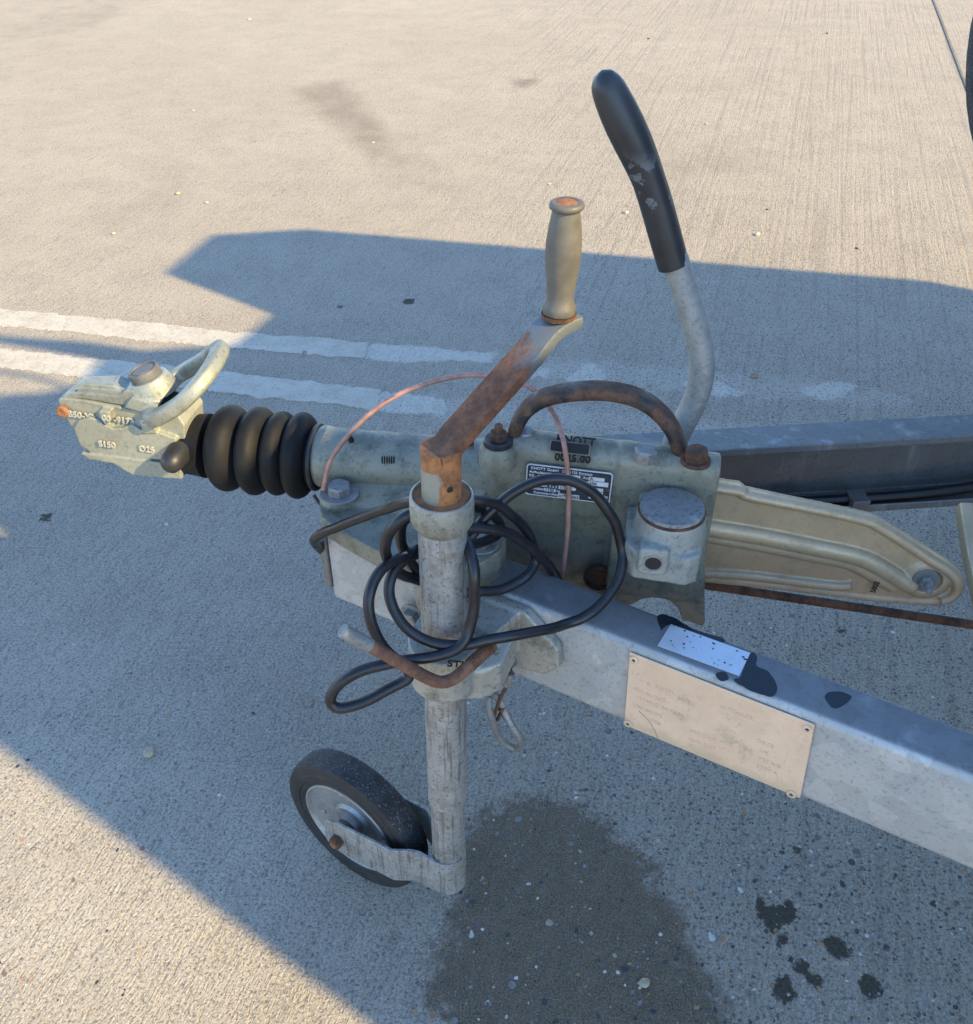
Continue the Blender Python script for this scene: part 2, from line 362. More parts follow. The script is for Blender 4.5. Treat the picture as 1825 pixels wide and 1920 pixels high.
def lathe(bm, base, axis, prof, n=32, u=None, cap=True):
    base = Vector(base); a = Vector(axis).normalized(); u = (Vector(u) - a * Vector(u).dot(a)).normalized() if u is not None else a.orthogonal().normalized(); w = a.cross(u)
    rings = []
    for r, h in prof:
        rings.append([bm.verts.new(base + a * h + (u * math.cos(t) + w * math.sin(t)) * r) for t in (2 * math.pi * (i + (.5 if n == 6 else 0)) / n for i in range(n))])
    for p, q in zip(rings, rings[1:]):
        for i in range(n): bm.faces.new((p[i], p[(i + 1) % n], q[(i + 1) % n], q[i]))
    if cap: bm.faces.new(rings[0][::-1]); bm.faces.new(rings[-1])
    return bm
def cyl(bm, a, b, r, n=24, r2=None):
    a, b = Vector(a), Vector(b); return lathe(bm, a, b - a, [(r, 0), (r if r2 is None else r2, (b - a).length)], n)
def spline(pts, k=8, closed=False):
    P = [Vector(p) for p in pts]; n = len(P); out = []
    rngs = range(n) if closed else range(n - 1)
    for i in rngs:
        if closed: p0, p1, p2, p3 = P[i - 1], P[i], P[(i + 1) % n], P[(i + 2) % n]
        else: p0, p1, p2, p3 = P[max(i - 1, 0)], P[i], P[i + 1], P[min(i + 2, n - 1)]
        for j in range(k):
            t = j / k
            out.append(.5 * ((2 * p1) + (p2 - p0) * t + (2 * p0 - 5 * p1 + 4 * p2 - p3) * t * t + (3 * p1 - p0 - 3 * p2 + p3) * t ** 3))
    if not closed: out.append(P[-1])
    return out
def sweep(bm, path, r, n=14, closed=False, section=None, up=None, cap=True):
    # r: radius, list of radii, or with section (list of 2D points) a scale
    m = len(path); rings = []; prev = None
    for i, p in enumerate(path):
        if closed: t = path[(i + 1) % m] - path[i - 1]
        else: t = path[min(i + 1, m - 1)] - path[max(i - 1, 0)]
        t.normalize()
        if up is not None: u = (Vector(up) - t * Vector(up).dot(t)).normalized()
        elif prev is None: u = t.orthogonal().normalized()
        else: u = (prev - t * prev.dot(t)).normalized()
        prev = u; w = t.cross(u)
        rr = r[i] if hasattr(r, '__len__') else r
        sec = section or [(math.cos(2 * math.pi * k / n), math.sin(2 * math.pi * k / n)) for k in range(n)]
        rings.append([bm.verts.new(p + u * (a * rr) + w * (b * rr)) for a, b in sec])
    k = len(rings[0]); mm = m if closed else m - 1
    for i in range(mm):
        p, q = rings[i], rings[(i + 1) % m]
        for j in range(k): bm.faces.new((p[j], p[(j + 1) % k], q[(j + 1) % k], q[j]))
    if cap and not closed: bm.faces.new(rings[0][::-1]); bm.faces.new(rings[-1])
    return bm
def rrect(w, h, r, k=4):
    out = []
    for cx, cy, a0 in ((w - r, h - r, 0), (-(w - r), h - r, 90), (-(w - r), -(h - r), 180), (w - r, -(h - r), 270)):
        for j in range(k + 1):
            a = R(a0 + 90 * j / k); out.append((cx + r * math.cos(a), cy + r * math.sin(a)))
    return out
def hexbolt(parent, base, axis, s=.0085, h=.007, washer=.0, mat='zinc_bolt', name='bolt', wm=None, stud=0, u=None):
    bm = NB(); base = Vector(base); a = Vector(axis).normalized()
    if washer: lathe(bm, base - a * .001, a, [(washer * .98, 0), (washer, .0006), (washer, .0022), (washer * .97, .0028)], 32)
    b0 = base + a * (.0015 if washer else -.001)
    lathe(bm, b0, a, [(s, 0), (s, h), (s * .88, h + .0014)], 6, u)
    lathe(bm, b0 + a * (h + .0012), a, [(s * .86, -.001), (s * .80, .0006)], 20)
    if stud: lathe(bm, b0 + a * h, a, [(s * .45, 0), (s * .45, stud), (s * .38, stud + .001)], 14)
    return obj(name, bm, mat, parent, sharp=25)
def text(name, s, size, Mx, mat, parent, extrude=.0004, bold=0.0):
    cu = bpy.data.curves.new(name, 'FONT'); cu.body = s; cu.size = size; cu.extrude = extrude; cu.offset = bold
    cu.align_x = 'LEFT'; cu.resolution_u = 3
    t = bpy.data.objects.new('tmp', cu); col.objects.link(t)
    bpy.context.view_layer.update()
    me = bpy.data.meshes.new_from_object(t.evaluated_get(bpy.context.evaluated_depsgraph_get()))
    bpy.data.objects.remove(t); bpy.data.curves.remove(cu)
    me.materials.clear(); me.materials.append(M[mat]); me.name = name
    me.transform(Mx)
    return link(bpy.data.objects.new(name, me), parent)
def basis(o, x, y):                      # text frame: origin, reading direction, up direction
    x = Vector(x).normalized(); y = (Vector(y) - x * Vector(y).dot(x)).normalized(); z = x.cross(y)
    return Matrix(((x.x, y.x, z.x, o[0]), (x.y, y.y, z.y, o[1]), (x.z, y.z, z.z, o[2]), (0, 0, 0, 1)))
def ragged(pts, step=.008, amp=.004, seed=0):      # outline with a worn, uneven edge (ground plane)
    out = []; n = len(pts)
    for i in range(n):
        a, b = Vector(pts[i]), Vector(pts[(i + 1) % n]); L = (b - a).length; k = max(1, int(L / step)); nn = Vector((-(b - a).y, (b - a).x, 0)).normalized() if L > 0 else Vector((0, 0, 0))
        for j in range(k):
            p = a.lerp(b, j / k)
            q = mnoise.fractal(Vector((p.x * 22 + seed, p.y * 22, seed * 1.7)), 0.7, 2.1, 4)
            q2 = mnoise.noise(Vector((p.x * 160 + seed, p.y * 160, 3.3)))
            out.append(p + nn * (q * amp + q2 * amp * .55))
    return out
def sheet(name, pts, mat, parent=None, z=None, th=.0015):
    bm = NB(); vs_ = [bm.verts.new(p) for p in pts]
    f = bm.faces.new(vs_)
    bmesh.ops.triangulate(bm, faces=[f])
    if th:
        ed = [e for e in bm.edges if e.is_boundary]
        r = bmesh.ops.extrude_edge_only(bm, edges=ed)
        for v in r['geom']:
            if isinstance(v, bmesh.types.BMVert): v.co.z -= th
    return obj(name, bm, mat, parent, smooth=False)

# ------------------------------------------------------------------ ground
def sdf(P, pts):                             # signed distance of points to a polygon, negative inside
    A = np.array([(p[0], p[1]) for p in pts]); B = np.roll(A, -1, 0)
    d = np.full(len(P), 1e9); ins = np.zeros(len(P), bool)
    for a, b in zip(A, B):
        e = b - a; w = P - a; t = np.clip((w @ e) / max(e @ e, 1e-12), 0, 1)
        d = np.minimum(d, np.hypot(*(w - t[:, None] * e).T))
        c = (a[1] > P[:, 1]) != (b[1] > P[:, 1])
        with np.errstate(divide='ignore', invalid='ignore'):
            x = (b[0] - a[0]) * (P[:, 1] - a[1]) / (b[1] - a[1]) + a[0]
        ins ^= c & (P[:, 0] < x)
    return np.where(ins, -d, d)
def gp(pts): return [Zp(x, y) for x, y in pts]
def build_ground():
    st = .014
    xs = [-90, -40, -18, -9, -5.5, -3.6] + list(np.arange(-2.6, 2.61, .03)) + [3.6, 5.5, 9, 18, 40, 90]
    ys = [-60, -25, -10, -4, -1.5, -.6, -.1] + list(np.arange(.2, .46, .03)) + list(np.arange(.46, .90, .006)) + list(np.arange(.90, 1.9, .02)) + list(np.arange(1.9, 2.75, .012)) + list(np.arange(2.75, 6, .06)) + [7, 9, 12, 18, 30, 60, 120]
    xs = sorted(set(np.round(xs[:6] + list(np.arange(-2.6, -1, .04)) + list(np.arange(-1, -.14, st)) + list(np.arange(-.14, .75, .006)) + list(np.arange(.75, 1.2, st)) + list(np.arange(1.2, 2.6, .04)) + xs[-6:], 4)))
    ys = sorted(set(np.round(ys, 4)))
    X, Y = np.meshgrid(xs, ys); P = np.stack([X.ravel(), Y.ravel()], 1)
    nx, ny = len(xs), len(ys)
    me = bpy.data.meshes.new('ground')
    co = np.zeros((len(P), 3)); co[:, :2] = P
    i = np.arange(nx * ny).reshape(ny, nx)
    F = np.stack([i[:-1, :-1], i[:-1, 1:], i[1:, 1:], i[1:, :-1]], -1).reshape(-1, 4)
    me.from_pydata(co.tolist(), [], F.tolist())
    damp = sdf(P, gp([(872, 1545), (905, 1516), (960, 1503), (1030, 1500), (1085, 1514), (1130, 1548), (1200, 1605), (1250, 1675), (1280, 1745), (1300, 1800), (1340, 1860), (1370, 1920), (1380, 1990), (880, 1990), (850, 1915), (815, 1885), (803, 1850), (810, 1805), (836, 1775), (850, 1700), (862, 1610)]))
    cr = lambda L: gp([(1400 + .1644 * x, 1640 + .1644 * y) for x, y in L])
    spots = [cr([(110, 220), (200, 300), (220, 360), (380, 370), (440, 290), (520, 290), (580, 420), (540, 550), (420, 560), (390, 640), (320, 690), (230, 600), (110, 440)]),
             cr([(360, 680), (460, 680), (490, 760), (390, 840), (340, 800)]),
             cr([(430, 930), (520, 930), (560, 1010), (650, 960), (730, 1040), (720, 1130), (850, 1140), (890, 1220), (820, 1330), (700, 1200), (540, 1080)]),
             cr([(370, 1150), (510, 1160), (530, 1320), (580, 1380), (530, 1440), (440, 1480), (290, 1370), (310, 1220)]),
             cr([(870, 730), (960, 690), (1100, 740), (1200, 930), (1060, 970), (960, 920), (870, 790)]),
             cr([(1290, 1170), (1380, 1130), (1500, 1200), (1570, 1300), (1550, 1390), (1390, 1420), (1310, 1340), (1280, 1240)]),
             gp([(1488, 1588), (1502, 1588), (1503, 1600), (1490, 1602)]), gp([(70, 966), (98, 962), (102, 974), (76, 980)]),
             gp([(590, 96), (604, 96), (602, 101), (590, 101)]),
             gp([(755, 560), (778, 560), (776, 570), (757, 571)]), gp([(1570, 1180), (1590, 1182), (1586, 1192), (1572, 1190)]),
             gp([(632, 572), (644, 572), (642, 578), (633, 578)])]
    oil = np.min([sdf(P, s) for s in spots], 0)
    def soft(pts, w): return np.clip(.5 - sdf(P, gp(pts)) / (2 * w), 0, 1)
    track = np.max([soft([(545, 163), (640, 152), (700, 215), (745, 275), (700, 300), (640, 245)], .05) * .75,
                    soft([(690, 250), (750, 260), (830, 350), (760, 350)], .12) * .45,
                    soft([(-150, 150), (120, 70), (330, -20), (300, -40), (80, 45), (-150, 110)], .12) * .45,
                    soft([(300, 300), (345, 300), (330, 430), (290, 430)], .05) * .25,
                    soft([(170, 420), (310, 345), (330, 360), (190, 440)], .05) * .3,
                    soft([(540, 60), (900, 45), (900, 75), (560, 85)], .15) * .35,
                    soft([(1230, 300), (1420, 285), (1420, 315), (1240, 330)], .08) * .35,
                    soft([(600, 950), (1000, 1050), (1300, 1300), (1100, 1420), (700, 1300)], .15) * .15,
                    soft([(1150, 1500), (1420, 1500), (1900, 1650), (1900, 2000), (1300, 1980)], .16) * .08, soft([(962, 152), (1000, 147), (1012, 152), (985, 164), (966, 161)], .03) * 1.2], 0)
    sun_lift = np.clip(soft([(-400, 1250), (60, 1300), (420, 1560), (780, 1990), (-400, 2200)], .22), 0, 1)  # paler tone painted over the sunlit near-left corner to brighten it
    marks = np.min([sdf(P, gp(q)) for q in ([(706, 731), (790, 741), (835, 748), (832, 778), (760, 776), (700, 769)], [(690, 645), (790, 650), (858, 657), (930, 662), (920, 680), (850, 676), (740, 678), (685, 672)], [(968, 690), (1005, 684), (1030, 694), (1028, 706), (985, 708), (966, 702)], [(1062, 712), (1085, 688), (1122, 678), (1132, 710), (1100, 716)],
                     [(1280, 715), (1330, 706), (1392, 735), (1388, 743), (1320, 740), (1285, 728)], [(1503, 728), (1560, 716), (1612, 724), (1575, 746), (1540, 750), (1510, 738)])], 0)
    ghost = np.min([sdf(P, gp(q)) for q in ([(930, 668), (1300, 690), (1700, 740), (1700, 765), (1300, 735), (930, 700)], [(810, 742), (1000, 758), (1300, 790), (1500, 800), (1500, 835), (1200, 815), (810, 782)])], 0)
    for nme, a in (('marks', marks), ('ghost', ghost), ('damp', damp), ('oil', oil), ('track', track), ('sun_lift', sun_lift)):
        at = me.attributes.new(nme, 'FLOAT', 'POINT'); at.data.foreach_set('value', a.astype(np.float32))
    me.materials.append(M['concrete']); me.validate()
    return tag(link(bpy.data.objects.new('ground', me)), kind='structure')
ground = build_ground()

# slab joint, upper right
bm = NB(); j0, j1 = Zp(1690, -160), Zp(1880, 340); d = (j1 - j0).normalized(); j0 -= d * 12; j1 += d * .6; w = Vector((-d.y, d.x, 0))
N_ = 160; L0 = []; 
for i in range(N_ + 1):
    p = j0.lerp(j1, i / N_); L0.append([bm.verts.new(p + w * (o + .0025 * mnoise.noise(Vector((p.y * 25, o * 90, 1))) ) + Vector((0, 0, z))) for o, z in ((-.010, .0005), (-.007, .005), (.003, .004), (.009, .0005))])
for a, b in zip(L0, L0[1:]):
    for k in range(3): bm.faces.new((a[k], b[k], b[k + 1], a[k + 1]))
tag(obj('slab_joint', bm, 'seal'), kind='structure')

# painted bay lines, worn away towards the right
def line(name, top, bot, seed, mat='paint', kind='structure', z=.0016, amp=.009):
    pts = gp(top + bot[::-1])
    return tag(sheet(name, [Vector((p.x, p.y, z)) for p in ragged(pts, .004, amp, seed)], mat), kind=kind)
line('painted_line', [(-260, 556), (0, 580), (200, 598), (330, 611), (430, 622), (520, 630), (590, 632), (640, 638), (690, 643)],
     [(-260, 584), (0, 611), (130, 622), (260, 637), (360, 646), (450, 653), (560, 665), (640, 670), (682, 670)], 1.3)
line('painted_line', [(-260, 626), (0, 654), (150, 670), (290, 684), (430, 698), (560, 713), (650, 724), (715, 731)],
     [(-260, 660), (0, 690), (150, 706), (290, 722), (430, 738), (560, 752), (640, 761), (706, 769)], 5.1)
# exposed aggregate stones set in the concrete near the camera
def aggregate():
    names = ['agg_orange', 'agg_plum', 'agg_grey', 'agg_white', 'agg_black', 'pebble_tan']
    bm = NB(); rnd = random.Random(4)
    for i in range(9000):
        y = rnd.uniform(.42, 1.75); x = rnd.uniform(-.62 * (y + .8), .62 * (y + .8))
        if rnd.random() > 1.25 - .55 * y: continue
        dens = mnoise.noise(Vector((x * 2.3, y * 2.3, 7))); right = x > -.1
        if dens < -.12 and not right: continue
        if not right and rnd.random() < .78: continue
        r = min(.0062, rnd.lognormvariate(-6.02, .38))
        a = rnd.uniform(0, math.pi); el = rnd.uniform(.5, .95); n = rnd.choice((6, 7, 8))
        top = bm.verts.new((x, y, rnd.uniform(.0002, .0007)))
        ring = []
        for k in range(n):
            t = 2 * math.pi * k / n; q = r * rnd.uniform(.82, 1.1); px, py = q * math.cos(t), q * el * math.sin(t)
            ring.append(bm.verts.new((x + px * math.cos(a) - py * math.sin(a), y + px * math.sin(a) + py * math.cos(a), .00012)))
        mi = rnd.choices(range(6), (2, 3.2, 4.6, 1.4, 2.2, 1.8))[0]
        for k in range(n):
            f = bm.faces.new((top, ring[k], ring[(k + 1) % n])); f.material_index = mi
    return obj('aggregate', bm, names, None, smooth=True, sharp=180)
tag(aggregate(), 'small coloured aggregate stones set flush in the concrete', kind='stuff')

# loose pebbles
def pebble(x, y, r, mat, label, fl=.65, sx=1.25, seed=0):
    p = Zp(x, y); bm = NB(); bmesh.ops.create_icosphere(bm, subdivisions=2, radius=1)
    rz = seed * 1.9
    for v in bm.verts:
        n = 1 + .42 * mnoise.noise(v.co * 1.3 + Vector((seed * 3.1, 0, 0)))
        c = v.co * n; v.co = Vector((c.x * r * sx, c.y * r, c.z * r * fl))
    bmesh.ops.rotate(bm, verts=bm.verts[:], cent=(0, 0, 0), matrix=Matrix.Rotation(rz, 3, 'Z'))
    o = obj('pebble', bm, mat, None, sharp=60); o.location = (p.x, p.y, r * fl * .8)
    return tag(o, label, 'pebble', 'loose pebbles on the concrete')
PB = [(279, 1414, .0088, 'pebble_tan', 'tan pebble in the shade, largest one left of the jockey wheel', .6),
      (1420, 441, .0085, 'pebble_pale', 'bright pale pebble in sun right of the black grip', .7),
      (1174, 400, .0080, 'pebble_pale', 'pale yellowish pebble in sun just left of the black grip', .8),
      (334, 364, .0095, 'pebble_tan', 'orange tan pebble in sun above the dark shadow corner', .6),
      (388, 381, .0062, 'pebble_pale', 'small white pebble in sun just right of the orange tan one', .6),
      (213, 439, .0072, 'pebble_pale', 'pale greenish pebble in sun left of the shadow corner', .6),
      (467, 37, .0110, 'pebble_pale', 'white pebble near the top edge of the picture', .5),
      (1415, 707, .0080, 'pebble_brown', 'round brown pebble in shade right of the brake lever', .8),
      (571, 663, .0062, 'pebble_brown', 'small brown pebble on the upper painted line', .7),
      (1030, 346, .0058, 'pebble_pale', 'tiny pale pebble in sun left of the crank handle top', .6),
      (1324, 233, .0060, 'pebble_pale', 'small pale pebble in sun right of the grip tip', .6),
      (1500, 319, .0055, 'pebble_tan', 'small orange pebble in sun at the far right', .6),
      (1216, 73, .0060, 'pebble_dark', 'small dark pebble in sun above the grip', .6),
      (1212, 102, .0060, 'pebble_pale', 'small pale pebble in sun straight above the grip', .6),
      (1551, 63, .0062, 'pebble_dark', 'small dark pebble in sun left of the slab joint', .6),
      (1607, 466, .0055, 'pebble_dark', 'small dark pebble in sun above the shadow edge at right', .5),
      (1439, 393, .0052, 'pebble_dark', 'small dark pebble in sun above the bright pale pebble', .5),
      (600, 949, .0001, 'pebble_dark', '', .5),
      (580, 1318, .0075, 'pebble_brown', 'flat brown stone chip in shade left of the hanging cable loop', .22),
      (1208, 1846, .0062, 'pebble_tan', 'pale tan pebble lying on the dark damp patch', .6),
      (312, 984, .0045, 'pebble_pale', 'small pale pebble in shade left of the cable', .6),
      (700, 268, .0058, 'pebble_pale', 'small pale pebble in sun beside the drag mark', .6),
      (362, 208, .0062, 'pebble_pale', 'small pale pebble in sun at upper left', .6)]
for k, (x, y, r, m, lab, fl) in enumerate(PB):
    if lab: pebble(x, y, r, m, lab, fl, 1.3, k + 1)

# ------------------------------------------------------------------ trailer
TR = empty('trailer', TO, -TA)
tag(TR, 'galvanised trailer drawbar with overrun coupling, brake lever and type plates', 'trailer')
# near beam ---------------------------------------------------------------
BW, BT, BB = .060, .565, .440
p0, p1 = TL(Zp(840, 1073, BT)), TL(Zp(1825, 1459, BT))
BD = (p1 - p0).normalized(); BN = Vector((BD.y, -BD.x, 0))          # BN: outwards, to the camera
b0 = TL(Zp(610, 984, BT)); b0 = p0 + BD * (b0 - p0).dot(BD)
def bf(s, o, z): return b0 + BD * s + BN * o + Vector((0, 0, z - BT))
def bpx(x, y):                                                      # photo point on the beam's near face -> (s, z)
    n = UA * BN.x + VA * BN.y; q = TL(PL(x, y, TO + UA * b0.x + VA * b0.y, n)); return (q - b0).dot(BD), q.z
def hollow(name, start, dirn, out, length, width, h, mat, th=.004, r=.010):
    bm = NB(); sec = rrect(width / 2, h / 2, r, 5)
    sweepline = [start, start + dirn * length]
    # outer skin, open ends with wall thickness
    inn = rrect(width / 2 - th, h / 2 - th, r - th * .7, 5)
    rings = []
    for sc, pth in ((sec, sweepline), (inn, sweepline[::-1])):
        for p in pth: rings.append([bm.verts.new(p + out * a + Vector((0, 0, b))) for a, b in sc])
    for a, b in ((0, 1), (1, 2), (2, 3), (3, 0)):
        for j in range(len(sec)): k = (j + 1) % len(sec); bm.faces.new((rings[a][j], rings[a][k], rings[b][k], rings[b][j]))
    return obj(name, bm, mat, TR, sharp=30)
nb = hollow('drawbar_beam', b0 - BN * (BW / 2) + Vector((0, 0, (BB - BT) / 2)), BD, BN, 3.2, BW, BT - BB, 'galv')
nb['label'] = 'near galvanised box beam running to the lower right'
bm = NB(); e0 = bf(-.014, .004, .546)
poly(bm, [bf(-.016, .002, .540), bf(-.001, .004, .548), bf(-.001, .004, .462), bf(-.012, .002, .458)], -BN * .05)
obj('end_cap', bm, 'galv_dark', nb, bevel=.003)
# far beam: open channel facing the camera ---------------------------------
q0, q1 = TL(Zp(1352, 844, BT)), TL(Zp(1825, 816, BT)); FD = (q1 - q0).normalized(); FN = Vector((FD.y, -FD.x, 0))
q0 = q0 - FD * .52
sec = [(0, 0), (0, -.012), (-.004, -.012), (-.004, -.004), (-.050, -.004), (-.050, -.121), (-.004, -.121), (-.004, -.113), (0, -.113), (0, -.125), (-.054, -.125), (-.054, 0)]
bm = NB(); rings = [[bm.verts.new(q0 + FD * t + FN * a + Vector((0, 0, b))) for a, b in sec] for t in (0, 4.2)]
for j in range(len(sec)): k = (j + 1) % len(sec); bm.faces.new((rings[0][j], rings[0][k], rings[1][k], rings[1][j]))
bm.faces.new(rings[0]); bm.faces.new(rings[1][::-1])
fb = obj('drawbar_beam', bm, 'far_beam', TR, bevel=.002); fb['label'] = 'far galvanised channel beam behind the coupling'
bm = NB(); Q = lambda t, a, z: q0 + FD * t + FN * a + Vector((0, 0, z - BT))
sweep(bm, spline([Q(.3, -.03, .452), Q(.66, -.02, .452), Q(.80, -.015, .455), Q(.90, -.014, .462), Q(1.0, -.02, .470), Q(1.3, -.02, .466), Q(2.0, -.02, .46)], 8), .008, 12)
obj('wiring', bm, 'cable', fb)
bm = NB(); t_ = (TL(PL(1615, 945, TO + UA * q0.x + VA * q0.y, UA * FN.x + VA * FN.y)) - q0).dot(FD)
box(bm, Q(t_, -.012, .4545), (.026, .03, .016), Matrix.Rotation(math.atan2(FD.y, FD.x), 3, 'Z'))
obj('cable_clip', bm, 'galv_dark', fb, bevel=.002)
# cross plate between the beams, at the right edge -------------------------
bm = NB(); c0 = TZ(1787, 962, .47)
w0 = TV(1788, 962, .085); 
sweep(bm, [TV(1808, 950, .105), TV(1822, 1040, .045), TV(1846, 1150, -.03), TV(1876, 1260, -.10)], .0105, section=rrect(1, .8, .35, 4), up=(0, 0, 1))
obj('cross_member', bm, 'pressed', TR, sharp=30)

# overrun housing -----------------------------------------------------------
# cross sections swept along u: rounded crown, near wall and far wall
def housing():
    bm = NB()
    def sec(u, top, nv, fv, bot, cr=.020, drop=.062):
        pts = []
        for k in range(7):
            a = R(180 - 90 * k / 6); pts.append((nv + cr + cr * math.cos(a), top - cr + cr * math.sin(a)))
        e = nv + cr + .008
        pts += [(e, top - .001), (e + .010, top - .006), (e + .028, top - drop * .40), (e + .048, top - drop * .72), (fv, top - drop)]
        z0 = top - cr
        belly = [(nv + .030, bot), (nv + .027, z0 - .130), (nv + .017, z0 - .098), (nv + .006, z0 - .062), (nv - .001, z0 - .032)] if u < .157 else [(nv, bot), (nv, z0 - .13), (nv, z0 - .098), (nv, z0 - .062), (nv, z0 - .032)]
        return [bm.verts.new((u, v, z)) for v, z in pts + [(fv, bot)] + belly]
    secs = [sec(-.006, .652, -.034, .044, .585, .028, .05), sec(.010, .668, -.042, .046, .57, .026), sec(.020, .694, -.053, .05, .52, .022), sec(.034, .704, -.056, .052, .50, .020),
            sec(.155, .7005, -.058, .052, .50, .020), sec(.158, .7035, -.061, .055, .50, .020), sec(.267, .6985, -.061, .055, .50, .018)]
    for a, b in zip(secs, secs[1:]):
        for j in range(len(a)): k = (j + 1) % len(a); bm.faces.new((a[j], a[k], b[k], b[j]))
    bm.faces.new(secs[0]); bm.faces.new(secs[-1][::-1])
    # right leg and belly behind the beam
    uw = lambda x, y: TV(x, y, -.058)
    leg = [(.262, -.058, .60), uw(1322, 1176), uw(1279, 1163), uw(1272, 1143), uw(1255, 1127), uw(1230, 1121), uw(1205, 1124), (.168, -.058, .46), (.168, -.058, .60)]
    leg = [Vector((p[0], -.058, p[2])) for p in leg]
    poly(bm, leg, (0, .108, 0)); poly(bm, [(.02, -.028, .56), (.175, -.028, .56), (.175, -.028, .46), (.02, -.028, .46)], (0, .07, 0))
    return bm
hs = casting('overrun_housing', housing(), 'cast', TR, .0022, 4)
hs['label'] = 'grey green cast overrun housing with maker lettering'
# crown detail: slot, raised seam, type lettering
ctop = lambda x, y, v: TV(x, y, v)
def onhouse(x, y):                       # photo point -> point on the housing's near shoulder
    best = None
    for k in range(60):
        t = k / 59; a = R(180 - 90 * t); v = -.0572 + .02 + .02 * math.cos(a); z = .7025 - .02 + .02 * math.sin(a)
        p = TL(PL(x, y, TO + VA * v, VA)); e = abs(p.z - z)
        if best is None or e < best[0]: best = (e, p, a)
    return best[1], Vector((0, math.cos(best[2]), math.sin(best[2])))
a_, n_ = onhouse(1030, 836); b_, _ = onhouse(1108, 845)
ua = (b_ - a_).normalized(); un = (n_ - ua * n_.dot(ua)).normalized(); uu = un.cross(ua)
bm = NB(); cslot = (a_ + b_) / 2 + un * .0005; Ls = (b_ - a_).length / 2
poly(bm, [cslot + ua * x + uu * y for x, y in rrect(Ls, .0072, .002, 2)], un * .0016)
obj('slot_frame', bm, 'cast', hs, bevel=.0008)
bm = NB(); poly(bm, [cslot + un * .0012 + ua * x + uu * y for x, y in rrect(Ls - .002, .0056, .0015, 2)], un * .001)
obj('slot', bm, 'hole', hs)
a_, n_ = onhouse(1036, 829); text('lettering', 'KNOTT', .0125, basis(a_ + n_ * .002 + Vector((.004, 0, 0)), ua, uu + un * -.1), 'grime', hs, .0006, .0003)
a_, n_ = onhouse(1040, 861); b_, _ = onhouse(1115, 868)
text('lettering', '0025.00', .0125, basis(a_ + n_ * .0022, b_ - a_, n_.cross(b_ - a_)), 'grime', hs, .0006, .0002)

# draw tube and front flange
bm = NB(); TZc = .618
lathe(bm, (-.214, 0, TZc), (1, 0, 0), [(.032, 0), (.036, .003), (.0385, .008), (.0385, .014), (.0372, .020), (.0372, .06), (.0385, .16), (.041, .225)], 48)
obj('draw_tube', bm, 'cast', TR)
def flange():
    bm = NB()
    a = TZ(598, 950, .592); b = TZ(604, 972, .592); c = TZ(722, 1042, .592)
    e = TZ(960, 1040, .592)
    out = [a, b, TZ(640, 996, .592), c, bf(.19, .004, .592), bf(.22, -.03, .592), Vector((.01, -.03, .592)), Vector((-.06, -.030, .592)), Vector((-.165, -.012, .592)), TZ(612, 915, .592)]
    out = [Vector((p.x, p.y, .592)) for p in out]
    poly(bm, out, (0, 0, -.0265))
    # far mirror half
    poly(bm, [Vector((-.16, .0, .590)), Vector((-.19, .07, .590)), Vector((-.15, .11, .590)), Vector((.02, .06, .590)), Vector((.02, 0, .590))], (0, 0, -.025))
    # web blending flange into tube
    poly(bm, [(-.165, -.06, .595), (-.02, -.07, .595), (.02, -.03, .63), (-.16, -.02, .615)], (0, .04, -.02))
    c = TZ(637, 932, .592); lathe(bm, (c.x, c.y, .585), (0, 0, 1), [(.025, 0), (.024, .012), (.0235, .0135)], 28)
    return bm
fl = casting('mounting_flange', flange(), 'cast', TR, .0022, 4)
c = TZ(637, 925, .606); fbolt = hexbolt(TR, (c.x, c.y, .606), (0, 0, 1), .0145, .010, .0235, 'zinc_bolt', u=(1, .3, 0))
# second mounting lug behind the jockey post
bm = NB(); poly(bm, [TZ(x, y, .602) for x, y in ((862, 985), (925, 978), (946, 990), (950, 1012), (938, 1034), (912, 1052), (884, 1062), (858, 1062), (845, 1020))], (0, 0, -.040))
casting('mounting_lug', bm, 'cast', TR, .002, 4)
lc = TZ(902, 1018, .603); hexbolt(TR, lc, (0, 0, 1), .0135, .013, .021, 'zinc_bolt', u=(1, .6, 0))
# small screw on the tube, stamping marks
pt = TV(655, 805, -.015); hexbolt(TR, (pt.x, -.012, .652), (0, -.2, 1), .0035, .006, 0, 'grime', 'grease_nipple', stud=.004)
bm = NB()
for k in range(6):
    p = TV(717 + k * 4.4, 862, -.036); box(bm, (p.x, -.0362, p.z), (.0008, .004, .009))
obj('stamped_mark', bm, 'grime', TR, smooth=False)
# worn dirt collar where bellows meet tube
# bellows --------------------------------------------------------------------
def bellows():
    prof = []
    ribs = [(-.3270, .0550, .0225), (-.2905, .0560, .0180), (-.2610, .0530, .0155), (-.2345, .0545, .0150)]
    base = -.393
    prof += [(.0365, 0), (.0385, .002), (.0385, .014), (.0395, .028), (.0410, .037)]
    for i, (u, r, hw) in enumerate(ribs):
        vr = r - 1.5 * hw
        for k in range(17):
            a = math.pi * k / 16
            rr = vr + (r - vr) * math.sin(a) ** 1.0
            uu_ = u - base - hw * math.cos(a)
            if rr > .001 and (not prof or uu_ > prof[-1][1] + .0003): prof.append((rr, uu_))
    prof += [(.0395, -.2175 - base), (.0395, -.211 - base), (.037, -.210 - base)]
    bm = NB(); lathe(bm, (base, 0, .617), (1, 0, -.010), prof, 64); return bm
bl = obj('bellows', bellows(), 'rubber', TR, sharp=75)
bm = NB(); pth = [Vector((-.2125, .0400 * math.cos(t), .6155 + .0400 * math.sin(t))) for t in (2 * math.pi * k / 48 for k in range(48))]
